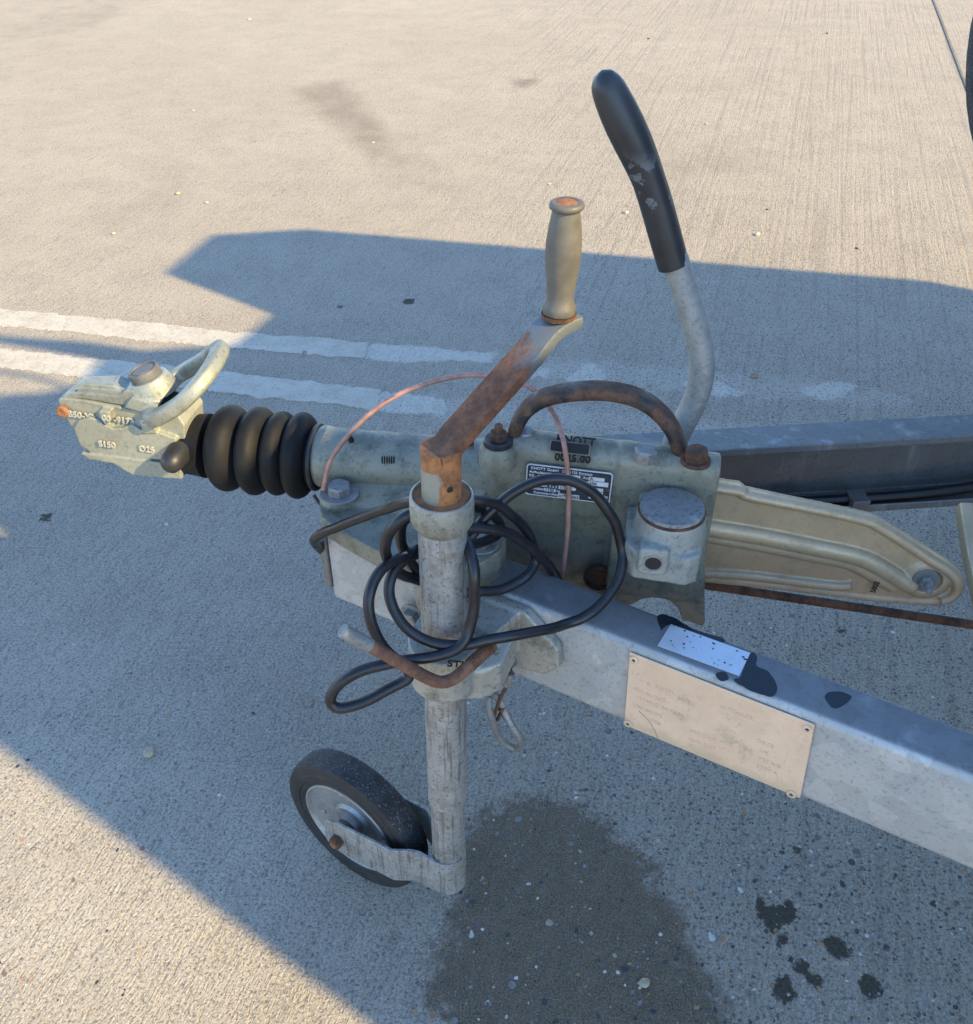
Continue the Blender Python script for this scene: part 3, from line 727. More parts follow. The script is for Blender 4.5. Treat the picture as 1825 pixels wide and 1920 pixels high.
sweep(bm, pth, .0028, 8, True); p = TV(592, 925, -.03)
sweep(bm, spline([(-.2125, -.03, .579), (-.206, -.034, .572), (-.199, -.036, .566), (-.194, -.037, .564)], 5), .0022, 8)
box(bm, (-.198, -.037, .564), (.008, .006, .008))
obj('cable_tie', bm, 'black', bl)

# coupling head ---------------------------------------------------------------
uw = lambda x, y, v=-.034: TV(x, y, v)
def prism_uv(bm, pts, v0, v1):
    poly(bm, [Vector((p[0], v0, p[2])) for p in pts], (0, v1 - v0, 0))
def head():
    bm = NB()
    body = [uw(x, y) for x, y in ((101, 757), (112, 783), (131, 812), (147, 845), (166, 861), (213, 868), (250, 889), (300, 893), (341, 897), (344, 860), (342, 803), (331, 787), (279, 782), (223, 770), (150, 758), (112, 754))]
    prism_uv(bm, body, -.028, .030)
    # cheek bulge (ball socket) on the near side
    ch = [uw(x, y) for x, y in ((137, 806), (146, 790), (165, 784), (180, 787), (195, 797), (212, 804), (228, 803), (246, 796), (262, 806), (300, 812), (330, 822), (334, 846), (318, 846), (304, 862), (270, 861), (166, 849), (148, 836))]
    prism_uv(bm, ch, -.0345, .03)
    # raised bosses either side of the hinge notch
    for q in ([(187, 768), (207, 771), (208, 788), (200, 796), (188, 782)], [(264, 783), (290, 778), (294, 810), (270, 812)]):
        prism_uv(bm, [uw(x, y) for x, y in q], -.037, .03)
    # lower skirt
    sk = [uw(x, y) for x, y in ((150, 850), (168, 862), (213, 868), (250, 889), (343, 897), (340, 878), (300, 866), (170, 852))]
    prism_uv(bm, sk, -.0365, .034)
    # rear collar into the bellows
    lathe(bm, (-.40, 0, .620), (1, 0, -.01), [(.034, 0), (.034, .016)], 32)
    return bm
def taper(bm):                    # the head narrows towards its nose
    for v in bm.verts:
        t = max(0.0, min(1.0, (-.455 - v.co.x) / .085))
        v.co.y *= (1 - .62 * t) if v.co.y > 0 else (1 - .12 * t)
    return bm
hd = casting('coupling_head', taper(head()), 'cast_head', TR, .0012, 1)
hd['label'] = 'yellowish cast ball coupling head with raised lettering'
def on_v(x, y, v): return TV(x, y, v)
M['letter'] = cast('raised_letter_casting', (.44, .425, .35), (.50, .485, .41), .3, .05, .5)
sd = lambda s, x0, y0, x1, y1, v, size, nm='lettering', m='letter', bd=.0004: text(nm, s, size, basis(on_v(x0, y0, v), on_v(x1, y1, v) - on_v(x0, y0, v), (0, 0, 1)), m, hd, .0009, bd)
sd('B50-X2', 128, 780, 188, 789, -.0289, .0118)
sd('00', 192, 787, 208, 790, -.0378, .0110)
sd('-9173', 214, 791, 262, 797, -.0289, .0118)
sd('\u00a9', 265, 797, 285, 799, -.0378, .0115)
sd('S150', 186, 836, 226, 841, -.0352, .0115)
sd('D25', 262, 845, 296, 850, -.0352, .0115)
pb = on_v(117, 773, -.03); bm = NB(); lathe(bm, (pb.x, -.027, pb.z), (0, -1, 0), [(.0082, 0), (.0082, .003), (.007, .0045), (.0045, .0050), (.004, .0042), (.001, .0042)], 20)
hpin = obj('hinge_pin', bm, 'agg_orange', hd)
M['rust_bright'] = rusty('bright_rust', .2, 60, (.2, .10, .055), (.33, .145, .06), (.17, .070, .032))
hpin.data.materials[0] = M['rust_bright']
# wear indicator button: black rubber plug
pb = on_v(322, 872, -.05); bm = NB(); ax_ = Vector((-.12, -1, -.12)).normalized()
lathe(bm, Vector((pb.x + .006, -.030, pb.z + .010)), ax_, [(.0148, 0), (.0152, .010), (.0145, .016), (.0140, .024), (.0118, .031), (.007, .035), (.002, .0365)], 32)
obj('rubber_plug', bm, 'black', hd)
# top lever with grab loop
def lever():
    bm = NB(); c = lambda x, y: on_v(x, y, 0)
    prof = [on_v(x, y, -.024) for x, y in ((111, 750), (116, 744), (134, 739), (150, 737), (205, 741), (222, 742), (236, 732), (262, 734), (286, 750), (300, 770), (290, 775), (262, 770), (222, 759), (150, 749))]
    prism_uv(bm, prof, -.024, .024)
    # ridge on the nose
    prism_uv(bm, [Vector((p.x, 0, p.z + dz)) for p, dz in ((prof[1], 0), (prof[2], .005), (prof[3], .006), (prof[4], .007), (prof[5], .002), (prof[8], 0))], -.013, .013)
    # socket for the lock button
    b = c(279, 712); axb = Vector((-.35, 0, 1)).normalized()
    lathe(bm, b - axb * .020, axb, [(.030, 0), (.028, .012), (.0245, .022), (.0235, .024)], 28)
    # grab loop, leaning back over the bellows
    f0, f1 = c(298, 746), c(391, 688); d = (f1 - f0)
    loop = []
    half = .044; Ld = d.length; dn = d.normalized()
    for s, v in ((.004, -half + .018), (.012, -half + .005), (.30 * Ld, -half), (.66 * Ld, -half), (.92 * Ld, -half * .93), (1.07 * Ld, -half * .58), (1.11 * Ld, 0), (1.07 * Ld, half * .58), (.92 * Ld, half * .93), (.66 * Ld, half), (.30 * Ld, half), (.012, half - .005), (.004, half - .018)):
        loop.append(f0 + dn * s + Vector((0, v, .16 * v)) + Vector((0, 0, -.006 * math.sin(math.pi * max(0, min(1, s / Ld))))))
    sweep(bm, spline(loop, 6), 1.0, section=rrect(.0095, .0110, .006, 3), up=dn.cross(Vector((0, 1, 0))))
    # ears joining loop and body
    for s in (-1, 1):
        poly(bm, [f0 + Vector((-.030, s * .014, .002)), f0 + Vector((.006, s * .014, -.006)), f0 + Vector((.016, s * .014, .010)), f0 + Vector((-.016, s * .014, .018))], (0, s * .018, 0))
    return bm
lv = casting('release_lever', taper(lever()), 'cast_lever', hd, .0013, 3)
bm = NB(); poly(bm, [Vector((p.x, -.018, p.z)) for p in (uw(x, y) for x, y in ((128, 746), (210, 752), (288, 764), (318, 776), (318, 790), (288, 788), (210, 776), (128, 762)))], (0, .028, 0)); obj('gap_shade_filler', bm, 'hole', hd)  # dark filler standing in for the shadow gap under the lever
b = on_v(279, 712, 0); axb = Vector((-.30, -.06, 1)).normalized()
bm = NB(); lathe(bm, b - axb * .004, axb, [(.0195, 0), (.0195, .017), (.0185, .0195), (.0165, .0195), (.0160, .0180), (.013, .0180), (.0125, .0188), (.001, .0192)], 36)
obj('lock_button', bm, 'grey_rubber', lv, sharp=30)

# rusted carrying strap over the housing -----------------------------------------
pts = [TV(x, y, v) for x, y, v in ((934, 829, -.036), (950, 829, -.036), (962, 818, -.034), (972, 792, -.032), (990, 765, -.030), (1020, 746, -.028), (1060, 736, -.028), (1110, 732, -.028), (1160, 736, -.028), (1205, 750, -.030), (1240, 776, -.032), (1262, 806, -.034), (1274, 838, -.036), (1284, 858, -.038), (1302, 864, -.038))]
bm = NB(); P_ = spline(pts, 7)
sweep(bm, P_, 1.0, section=rrect(.0135, .0078, .0065, 4), up=(0, 1, 0))
hnd = obj('carrying_handle', bm, 'rust_strap', TR, sharp=50)
bl_ = TZ(935, 822, .702)
bm = NB(); lathe(bm, (bl_.x, bl_.y, .695), (0, 0, 1), [(.0165, 0), (.0165, .006), (.015, .0075)], 28); obj('washer', bm, 'black', TR)
hexbolt(TR, (bl_.x, bl_.y, .702), (0, 0, 1), .0105, .008, 0, 'rust_dark', stud=.010, u=(1, .2, 0))
bm = NB(); lathe(bm, (bl_.x, bl_.y, .670), (0, 0, 1), [(.022, 0), (.021, .02), (.0175, .0255)], 28); obj('bolt_boss', bm, 'cast', hs)
br_ = TZ(1305, 862, .706); bm = NB(); lathe(bm, (br_.x, br_.y, .7035), (0, 0, 1), [(.0165, 0), (.0165, .003), (.0155, .004)], 28); obj('washer', bm, 'rust_dark', TR)
hexbolt(TR, (br_.x, br_.y, .707), (0, 0, 1), .0130, .012, 0, 'rust_dark', u=(1, .1, 0))
bz = TZ(1210, 856, .706); hexbolt(TR, (bz.x, bz.y, .7025), (0, 0, 1), .0125, .013, 0, 'zinc_bolt', u=(1, .3, 0))
bk = TZ(985, 806, .705); hexbolt(TR, (bk.x, bk.y, .692), (0, 0, 1), .0115, .009, .016, 'zinc_bolt')
pn = TV(880, 820, -.01); bm = NB(); poly(bm, [(pn.x - .004, -.01, .660), (pn.x + .005, -.01, .660), (pn.x + .003, -.01, .671), (pn.x - .002, -.01, .669)], (0, .006, 0)); obj('weld_tag', bm, 'rust_dark', TR)

# damper cup with threaded port -----------------------------------------------------
def cup():
    bm = NB(); c = TV(1263, 937, -.101); c.z = 0; CZ = .038
    lathe(bm, (c.x, c.y, .560), (0, 0, 1), [(.0370, .036), (.0395, .05), (.0395, .082), (.0375, .094), (.0365, .104)], 48)
    # square foot towards the camera
    f = [Vector((c.x + x, c.y + y, .597)) for x, y in ((-.046, .04), (-.046, -.026), (-.034, -.040), (.022, -.044), (.034, -.036), (.040, .04))]
    poly(bm, f, (0, 0, .038)); box(bm, (c.x, c.y + .035, .625), (.07, .05, .06))
    q = TV(1225, 1056, c.y - .050)
    poly(bm, [Vector((q.x + x, c.y - .050, q.z + z)) for x, z in rrect(.0160, .0175, .006, 3)], (0, .03, 0))
    return bm, c, q
bm, cc, qq = cup()
cp = casting('damper_cup', bm, 'cast_cup', TR, .0018, 5)
bm = NB(); lathe(bm, (cc.x, cc.y, .662), (0, 0, 1), [(.0345, 0), (.0345, .0062), (.0335, .0075), (.0005, .0080)], 48); capm = obj('cap', bm, 'galv_dark', cp)
M['cap'] = galv('dull_cap', .52, .9, .5, 200, rbase=.55); capm.data.materials[0] = M['cap']
bm = NB(); lathe(bm, (cc.x, cc.y, .6625), (0, 0, 1), [(.0362, 0), (.0362, .0026), (.0352, .0032)], 48); obj('cap_gasket', bm, 'rust_dark', cp)
bm = NB(); fy = cc.y - .0502
lathe(bm, (qq.x, fy, qq.z), (0, -1, 0), [(.0105, -.004), (.0105, .0008), (.0088, .0010)], 28, cap=False)
lathe(bm, (qq.x, fy, qq.z), (0, -1, 0), [(.0088, .0010), (.0082, -.0006), (.0086, -.0014), (.0080, -.0022), (.0084, -.003), (.0078, -.0036)], 28, cap=False)
obj('port_thread', bm, 'zinc_bolt', cp)
bm = NB(); lathe(bm, (qq.x, fy - .0002, qq.z), (0, -1, 0), [(.0084, 0), (.0004, .0003)], 28); obj('port_hole', bm, 'hole', cp)
# plugged bore low on the housing
pb = TV(1122, 1090, -.060); bm = NB(); lathe(bm, (pb.x, -.040, pb.z - .012), (0, -1, 0), [(.0190, -.004), (.0190, .003), (.0165, .004), (.0155, -.001), (.001, -.001)], 36); bo = obj('plugged_bore', bm, 'rust_strap', hs)

# type plate ------------------------------------------------------------------------
pc = [TV(x, y, -.0625) for x, y in ((988, 868), (1150, 886), (1143, 944), (985, 925))]
po = pc[3]; px = (pc[2] - pc[3]); PWd = px.length; px.normalize(); pz = (pc[0] - pc[3]); PHt = pz.length; pz = (pz - px * pz.dot(px)).normalized(); pn_ = px.cross(pz)
if pn_.y > 0: pn_ = -pn_
PT = lambda a, b, o=0: po + px * (a * PWd) + pz * (b * PHt) + pn_ * o
bm = NB(); poly(bm, [PT(.5, .5) + px * x + pz * y for x, y in rrect(PWd / 2, PHt / 2, .004, 4)], pn_ * .0012)
tp = obj('type_plate', bm, 'white_print', TR, smooth=False); tp['label'] = 'dark blue maker type plate with white lettering on the housing'
bm = NB(); poly(bm, [PT(.5, .5, .0012) + px * x + pz * y for x, y in rrect(PWd / 2 - .0013, PHt / 2 - .0013, .003, 4)], pn_ * .0003)
obj('plate_field', bm, 'dark_plate', tp, smooth=False)
def prn(s, a, b, size, m='white_print'): text('print', s, size, basis(PT(a, b, .0019 if m == 'white_print' else .0023), px, pz), m, tp, .00008, .0001)
def fld(a, b, w, h):
    bm = NB(); poly(bm, [PT(a, b, .0015), PT(a + w, b, .0015), PT(a + w, b + h, .0015), PT(a, b + h, .0015)], pn_ * .0003); obj('print_field', bm, 'white_print', tp, smooth=False)
prn('KNOTT GmbH   D-83125 Eggstatt', .05, .86, .0048); prn('Auflaufeinrichtung  Typ', .035, .74, .0046); prn('EG - Prufzeich.-Nr', .035, .62, .0046); prn('ABG-Nr', .085, .50, .0046)
prn('zul. G.Gew. 2 x 2', .05, .33, .0044); prn('Stutzlast', .06, .21, .0044); prn('Deichselprufzeichen', .10, .08, .0044)
prn('Ausf.', .66, .74, .0046); prn('Bau-Nr', .64, .62, .0042); prn('kg', .37, .21, .0042); prn('kg', .93, .21, .0042); prn('kg', .93, .10, .0042)
for a, b, w, h, s in ((.39, .71, .24, .10, 'KF 30'), (.39, .59, .24, .10, '  83 S 34'), (.39, .48, .24, .09, ''), (.73, .71, .18, .11, 'A'), (.73, .55, .23, .14, '55K '), (.75, .37, .16, .11, '20A'), (.75, .24, .16, .11, '1000'), (.39, .31, .2, .11, '1100'), (.22, .185, .14, .10, '1100'), (.39, .04, .25, .13, 'e1*00-0651'), (.75, .12, .16, .10, '')):
    fld(a, b, w, h)
    if s: prn(s, a + .012, b + .022, .0053, 'dark_print')
for a, b in ((.05, .45), (.955, .45)):
    bm = NB(); lathe(bm, PT(a, b, .0012), pn_, [(.003, 0), (.0028, .001), (.001, .0017)], 14); obj('rivet', bm, 'rust_dark', tp)

# pressed lever-pivot plate at the right of the housing -----------------------------
PV = -.004
pv = lambda x, y, o=0: TV(x, y, PV + o) 
def side_plate():
    bm = NB()
    out = [(1300, 893), (1345, 899), (1388, 905), (1398, 914), (1480, 932), (1560, 948), (1628, 963), (1650, 972), (1700, 1002), (1745, 1030), (1778, 1050), (1798, 1068), (1809, 1088), (1810, 1104), (1800, 1122), (1783, 1133), (1762, 1137), (1700, 1132), (1600, 1120), (1480, 1106), (1330, 1088), (1290, 1083)]
    poly(bm, [pv(x, y) for x, y in out], (0, .005, 0))
    def rib(pts, r, flat=.5, k=8, off=0):
        P = spline([pv(x, y) for x, y in pts], k)
        sweep(bm, P, 1.0, section=[(a * flat, b) for a, b in rrect(r, r, r * .98, 4)], up=(0, 1, 0))
    top = [(1300, 908), (1386, 920), (1400, 928), (1480, 944), (1560, 960), (1630, 977), (1652, 988), (1700, 1018), (1742, 1046), (1772, 1064), (1790, 1080), (1796, 1096), (1792, 1110), (1780, 1120), (1764, 1125)]
    rib(top, .0065, 1.25)
    rib([(1300, 984), (1420, 1003), (1520, 1023), (1600, 1040), (1640, 1056), (1690, 1086), (1715, 1098)], .0115, .95)
    rib([(1300, 1000), (1420, 1020), (1520, 1040), (1590, 1054), (1640, 1078), (1680, 1100)], .0095, .8)
    rib([(1290, 1072), (1400, 1078), (1500, 1090), (1570, 1098), (1596, 1096)], .0065, 1.1)
    rib([(1290, 1084), (1450, 1100), (1600, 1118), (1700, 1128), (1764, 1130)], .004, .6)
    # dished pivot boss
    b = pv(1738, 1086); lathe(bm, (b.x, PV + .003, b.z), (0, -1, 0), [(.030, 0), (.028, .005), (.024, .0075), (.0175, .0080), (.0160, .004), (.0005, .0035)], 40)
    return bm
sp_ = casting('pivot_plate', side_plate(), 'pressed', TR, .0014, 2)
sp_['label'] = 'pressed yellowish pivot plate with raised ribs right of the housing'
b = pv(1735, 1082); bm = NB(); lathe(bm, (b.x, PV - .003, b.z), (0, -1, 0), [(.0155, 0), (.0155, .003), (.0145, .004)], 32); obj('washer', bm, 'galv_dark', sp_)
hexbolt(sp_, (b.x, PV - .006, b.z), (0, -1, 0), .0085, .006, 0, 'rust_dark', stud=.016).data.materials[0] = M['zinc_bolt']
t0 = pv(1641, 1112, -.0075); text('stamp', '5802', .009, basis(t0, Vector((.08, 0, 1)), Vector((-1, 0, .08))), 'hole', sp_, .0003, .0002)
# brake rod
bm = NB(); ra, rb = TV(1290, 1092, .012), TV(1835, 1173, .012); rd = (rb - ra).normalized()
cyl(bm, ra - rd * .1, rb + rd * 2.2, .0058, 16); obj('brake_rod', bm, 'rust_dark', TR)

# hand-brake lever --------------------------------------------------------------------
LV = .044
lvp = lambda x, y: TV(x, y, LV)
bm = NB(); pts = [lvp(x, y) for x, y in ((1255, 860), (1268, 824), (1282, 794), (1297, 765), (1309, 735), (1316, 700), (1316, 665), (1309, 630), (1300, 597), (1288, 556), (1277, 520), (1270, 500), (1258, 466))]
sweep(bm, spline(pts, 6), .0145, 20)
hl = obj('brake_lever', bm, 'stalk', TR)
gpts = [(1263, 497, 59), (1247, 440, 61), (1231, 382, 62), (1217, 338, 62), (1203, 302, 67), (1188, 268, 72), (1172, 234, 74), (1158, 204, 72), (1147, 180, 68), (1140, 163, 63), (1137, 153, 57), (1135, 145, 48), (1133.5, 138, 36), (1132.5, 134, 24), (1132, 131.5, 10), (1132, 131, 2)]
path, rad = [], []
for x, y, w in gpts:
    p = lvp(x, y); W_ = TO + UA * p.x + VA * p.y + Vector((0, 0, p.z)); dep = W_.y * CS + (CAM_H - W_.z) * SN
    path.append(p); rad.append(w / 2 / FPX * dep)
bm = NB(); P_ = spline(path, 4); rr = []
for i in range(len(path) - 1):
    for j in range(4): rr.append(rad[i] + (rad[i + 1] - rad[i]) * j / 4)
rr.append(rad[-1])
sweep(bm, P_, rr, 28)
gr = obj('grip', bm, 'grip_black', hl, sharp=75); gr['label'] = 'peeling black plastic grip'
bm = NB(); e = path[0]; dd = (path[1] - path[0]).normalized()

# beam fittings: plates, stains -------------------------------------------------------
n_out = BN
def face_pts(L, o): return [bf(*(lambda q: (q[0], o, q[1]))(bpx(x, y))) for x, y in L]
ic = face_pts([(1183, 1220), (1530, 1356), (1502, 1494), (1172, 1356)], .0012)
bm = NB(); cen = sum(ic, Vector()) / 4
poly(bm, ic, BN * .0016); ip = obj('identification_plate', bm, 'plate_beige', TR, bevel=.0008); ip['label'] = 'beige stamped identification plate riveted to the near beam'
for x, y in ((1191, 1234), (1516, 1363), (1486, 1485), (1180, 1353)):
    s, z = bpx(x, y); bm = NB(); lathe(bm, bf(s, .0026, z), BN, [(.0052, 0), (.0052, .0014), (.0042, .0022), (.0024, .0022), (.0020, .0008)], 24); obj('rivet', bm, 'plate_beige', ip)
    bm = NB(); lathe(bm, bf(s, .0034, z), BN, [(.0021, 0), (.0003, .0003)], 14); obj('rivet_hole', bm, 'hole', ip)
M['plate_stamp'] = plain('stamped_mark_beige', (.36, .31, .25), .5, .3, .1, 60, .2)
M['plate_stamp_light'] = plain('raised_mark_beige', (.62, .46, .33), .5, .0, .1, 60, .2)
def stamp(s, x, y, x2, y2, size):
    a = face_pts([(x, y), (x2, y2)], .0029); text('stamped_text', s, size, basis(a[0], a[1] - a[0], (0, 0, 1)), 'plate_stamp_light', ip, .0003, -.0002)
def pp(x, y): return 1170 + .2027 * x, 1210 + .2027 * y
for s, (x, y), (x2, y2), sz in (('C  ROSTI', (220, 350), (700, 520), .0075), ('HITCHLER', (900, 560), (1500, 800), .0075), ('2002', (500, 480), (720, 560), .0075), ('SERIAL NO', (100, 395), (600, 600), .0075), ('U', (950, 660), (1000, 680), .0075),
                                ('HAND BRAKES', (160, 490), (800, 750), .0075), ('UNLADEN', (90, 545), (520, 720), .0075), ('WEIGHT', (620, 780), (960, 920), .0075), ('WEIGHT', (620, 870), (960, 1000), .0075), ('2028', (230, 680), (430, 760), .0075), ('DATE', (1230, 870), (1450, 960), .0075), ('UK', (1260, 960), (1400, 1020), .0075), ('750 KG', (1250, 1040), (1560, 1160), .0075), ('2001 K', (1230, 1110), (1570, 1240), .0080)):
    stamp(s, *pp(x, y), *pp(x2, y2), sz)
bm = NB(); P_ = face_pts([pp(x, y) for x, y in ((150, 590), (230, 670), (290, 760), (330, 860))], .0030); sweep(bm, spline(P_, 6), .0005, 6); obj('scratch', bm, 'plate_stamp', ip)
tz = lambda L, o=.0009: [TZ(x, y, BT) + Vector((0, 0, o)) for x, y in L]
bm = NB(); poly(bm, tz([(1258, 1172), (1407, 1226), (1386, 1269), (1233, 1212)], .0004), (0, 0, .0009)); stk = obj('foil_label', bm, 'sticker', TR, smooth=False)
stk['label'] = 'silver foil label with black mould spots on top of the beam'
rnd = random.Random(3); a, b_, c_, d_ = tz([(1258, 1172), (1407, 1226), (1386, 1269), (1233, 1212)], .0016)
bm = NB()
for k in range(40):
    u_, v_ = rnd.random() ** .8, rnd.random() ** 1.5
    if mnoise.noise(Vector((u_ * 5, v_ * 3, 2))) < -.05: continue
    p = a.lerp(b_, u_).lerp(d_.lerp(c_, u_), .05 + v_ * .9); r = rnd.uniform(.0004, .0016)
    vs_ = [bm.verts.new(p + Vector((r * rnd.uniform(.5, 1.2) * math.cos(t), r * rnd.uniform(.5, 1.2) * math.sin(t), 0))) for t in (2 * math.pi * j / 8 for j in range(8))]; bm.faces.new(vs_)
tag(obj('mould_spot', bm, 'grime', stk, smooth=False), kind='stuff')
for k, q in enumerate(([(1408, 1226), (1418, 1232), (1420, 1250), (1440, 1258), (1455, 1280), (1455, 1300), (1440, 1306), (1400, 1292), (1378, 1276), (1390, 1268)], [(1548, 1304), (1570, 1296), (1592, 1302), (1598, 1312), (1580, 1326), (1558, 1326)],
                       [(1236, 1154), (1262, 1158), (1300, 1178), (1352, 1196), (1354, 1203), (1310, 1190), (1258, 1172), (1240, 1182)], [(1344, 1264), (1358, 1262), (1364, 1272), (1352, 1276)])):
    sheet('water_stain', [Vector((p.x, p.y, BT + .0004)) for p in ragged(spline(tz(q), 5, True), .003, .0016, 40 + k)], 'wet', TR, th=0)

# jockey-wheel clamp on the near beam ---------------------------------------------------
jw_t, jw_b = Vector((-.0425, .727, .745)), Vector((-.0505, .722, .10))
jdir = (jw_t - jw_b).normalized()
JP = lambda z: jw_b + jdir * ((z - jw_b.z) / jdir.z)
jl = TL(JP(.52)); js, jo = (jl - b0).dot(BD), (jl - b0).dot(BN)
def clampbody():
    bm = NB()
    def P(s, o, z): return bf(js + s, o, z)
    plan = []
    for k in range(13):
        t = math.pi * k / 12; plan.append((.0385 * math.cos(t), jo + .0385 * math.sin(t)))
    plan = [(.052, .006), (.040, jo - .01)] + plan + [(-.040, jo - .01), (-.052, .006)]
    poly(bm, [P(s, o, .560) for s, o in plan], (0, 0, -.060))
    # lower chin sloping back to the beam
    low = [P(s, o, .502) for s, o in plan]; bot = [P(s * .8, o * .80, .478) for s, o in plan]
    va = [bm.verts.new(p) for p in low]; vb = [bm.verts.new(p) for p in bot]; n = len(va)
    bm.faces.new(va); bm.faces.new(vb[::-1])
    for i in range(n): bm.faces.new((va[i], vb[i], vb[(i + 1) % n], va[(i + 1) % n]))
    # ears on the beam face
    poly(bm, [P(s, .0005, z) for s, z in ((-.092, .535), (-.060, .561), (.058, .563), (.100, .528), (.102, .500), (.085, .480), (.03, .470), (-.03, .468), (-.085, .49))], BN * .013)
    # right-hand pad for the toggle screw
    poly(bm, [P(.028, jo - .050, .552), P(.058, jo - .055, .548), P(.060, jo - .018, .535), P(.046, jo - .002, .528), P(.028, jo + .01, .53)], (0, 0, -.042))
    return bm
cb = casting('jockey_clamp', clampbody(), 'clamp', TR, .0018, 3); cb['label'] = 'cast clamp holding the jockey wheel tube on the near beam'
for (x, y) in ((957, 1216), (786, 1143)):
    s, z = bpx(x, y); hexbolt(TR, bf(s, .0125, z), BN, .0125, .010, .0175, 'zinc_bolt', u=(0, 0, 1))
stp = TL(Yp(848, 1252, .688)); text('lettering', 'STM', .013, basis(TL(Yp(838, 1249, .6815)), TL(Yp(874, 1252, .6815)) - TL(Yp(838, 1249, .6815)), (0, 0, 1)), 'grime', cb, .0005, .0002)
# toggle bar (bent rod, threaded end in the clamp)
bm = NB(); tp_ = [TL(Yp(x, y, Y)) for x, y, Y in ((646, 1184, .640), (700, 1214, .645), (760, 1248, .650), (800, 1270, .653), (825, 1279, .656), (848, 1274, .660), (868, 1259, .668), (905, 1226, .688), (925, 1210, .70))]
P_ = spline(tp_, 6); sweep(bm, P_, .0066, 18)
tb = obj('toggle_bar', bm, 'rust_bar', TR, sharp=60)
bm = NB(); P_ = spline([tp_[0], tp_[1]], 6)[:7]; P0 = P_[0] - (P_[1] - P_[0]).normalized() * .002; sweep(bm, [P0] + P_[:6], .0070, 18); obj('bar_end', bm, 'bar_zinc', tb)
bm = NB(); a, b_ = tp_[6].lerp(tp_[7], .35), tp_[7]; d = (b_ - a).normalized()
for k in range(11): p = a + d * (k * .0028); lathe(bm, p, d, [(.0066, 0), (.0076, .0009), (.0066, .0018)], 18)
obj('thread', bm, 'rust_dark', tb)

# ------------------------------------------------------------------ jockey wheel (clamped to the beam)
JW = empty('jockey_wheel', (jw_b.x, jw_b.y, 0), 0)
tag(JW, 'galvanised jockey wheel with rusty crank, standing on the concrete', 'jockey wheel')
JO = Vector((jw_b.x, jw_b.y, 0))
J = lambda p: Vector(p) - JO
bm = NB(); lathe(bm, J(JP(.285)), jdir, [(.0225, 0), (.0240, .0008), (.0240, .435), (.0240, .445)], 40); obj('outer_tube', bm, 'galv_tube', JW)
bm = NB(); lathe(bm, J(JP(.105)), jdir, [(.0205, 0), (.0212, .002), (.0212, .20)], 36); obj('inner_tube', bm, 'galv_tube', JW)
bm = NB(); lathe(bm, J(JP(.712)), jdir, [(.0245, 0), (.0280, .004), (.0310, .010), (.0310, .034), (.0300, .0375), (.0285, .038), (.0275, .034), (.0270, .032)], 40, cap=False); clr = obj('collar', bm, 'clamp', JW)
bm = NB(); lathe(bm, J(JP(.741)), jdir, [(.0280, 0), (.0278, .0065), (.0005, .009)], 36); obj('collar_top', bm, 'rust_bright', clr)
# crank
H0, H1 = Vector((.067, .814, .890)), None
sp0 = JP(.745); sp1 = JP(.820)
armv = Vector((H0.x - sp1.x, H0.y - sp1.y, 0)); hv = armv.normalized()
bm = NB(); ax3 = jdir
prof = [(.0190, 0), (.0190, .052), (.0188, .056)]
lathe(bm, J(sp0), jdir, [(.0190, 0), (.0190, .058)], 32)
obj('crank_spigot', bm, 'rust_spigot', JW)
bm = NB(); ph = sp0 + jdir * .022; cdir = Vector((.45, -.89, 0)).normalized()
lathe(bm, J(ph + cdir * .0185), cdir, [(.0032, 0), (.003, .0012), (.0003, .0013)], 14); obj('pin_hole', bm, 'hole', JW)
# arm: flat bar, slanting up to the grip, with turned ends
def arm():
    bm = NB(); perp = Vector((-hv.y, hv.x, 0))
    a = sp0 + jdir * .056
    pts = [a - hv * .011 + Vector((0, 0, -.004)), a + hv * .006 + Vector((0, 0, -.002)), a + hv * .016 + Vector((0, 0, .006)), H0 - hv * .034 + Vector((0, 0, -.026)), H0 - hv * .024 + Vector((0, 0, -.017)), H0 - hv * .016 + Vector((0, 0, -.011)), H0 - hv * .007 + Vector((0, 0, -.007)), H0 + hv * .004 + Vector((0, 0, -.0055)), H0 + hv * .016 + Vector((0, 0, -.005))]
    P = [J(p) for p in pts]
    sweep(bm, P, 1.0, section=rrect(.0162, .0062, .0018, 2), up=perp)
    return bm
am = obj('crank_arm', arm(), 'rust_arm', JW, sharp=40)
_a = math.atan2(hv.y, hv.x)
# grip arm material measures along the arm: give the arm its own axes
am.data.transform(Matrix.Rotation(-_a, 4, 'Z')); am.rotation_euler = (0, 0, _a)
bm = NB(); lathe(bm, J(H0 + Vector((0, 0, .0005))), (0, 0, 1), [(.0165, 0), (.0165, .003)], 28); obj('washer', bm, 'rust_dark', JW)
bm = NB(); lathe(bm, J(H0 + Vector((0, 0, .0035))), (0.02, -.0, 1), [(.0130, 0), (.0150, .0012), (.0156, .005), (.0148, .009), (.0128, .0125), (.0124, .018), (.0136, .030), (.0156, .045), (.0164, .056), (.0160, .068), (.0146, .082), (.0126, .094), (.0118, .0985), (.0128, .0995)], 40)
lathe(bm, J(H0 + Vector((0.0022, 0, .1025))), (0, 0, 1), [(.0125, -.002), (.0150, 0), (.0155, .0022), (.0148, .0045), (.0125, .0055), (.010, .005)], 40, cap=False)
hg = obj('crank_handle', bm, 'grip_grey', JW, sharp=50)
bm = NB(); lathe(bm, J(H0 + Vector((.0022, 0, .1072))), (0, 0, 1), [(.0102, 0), (.0004, .0009)], 28); obj('rivet_head', bm, 'rust_bright', hg)

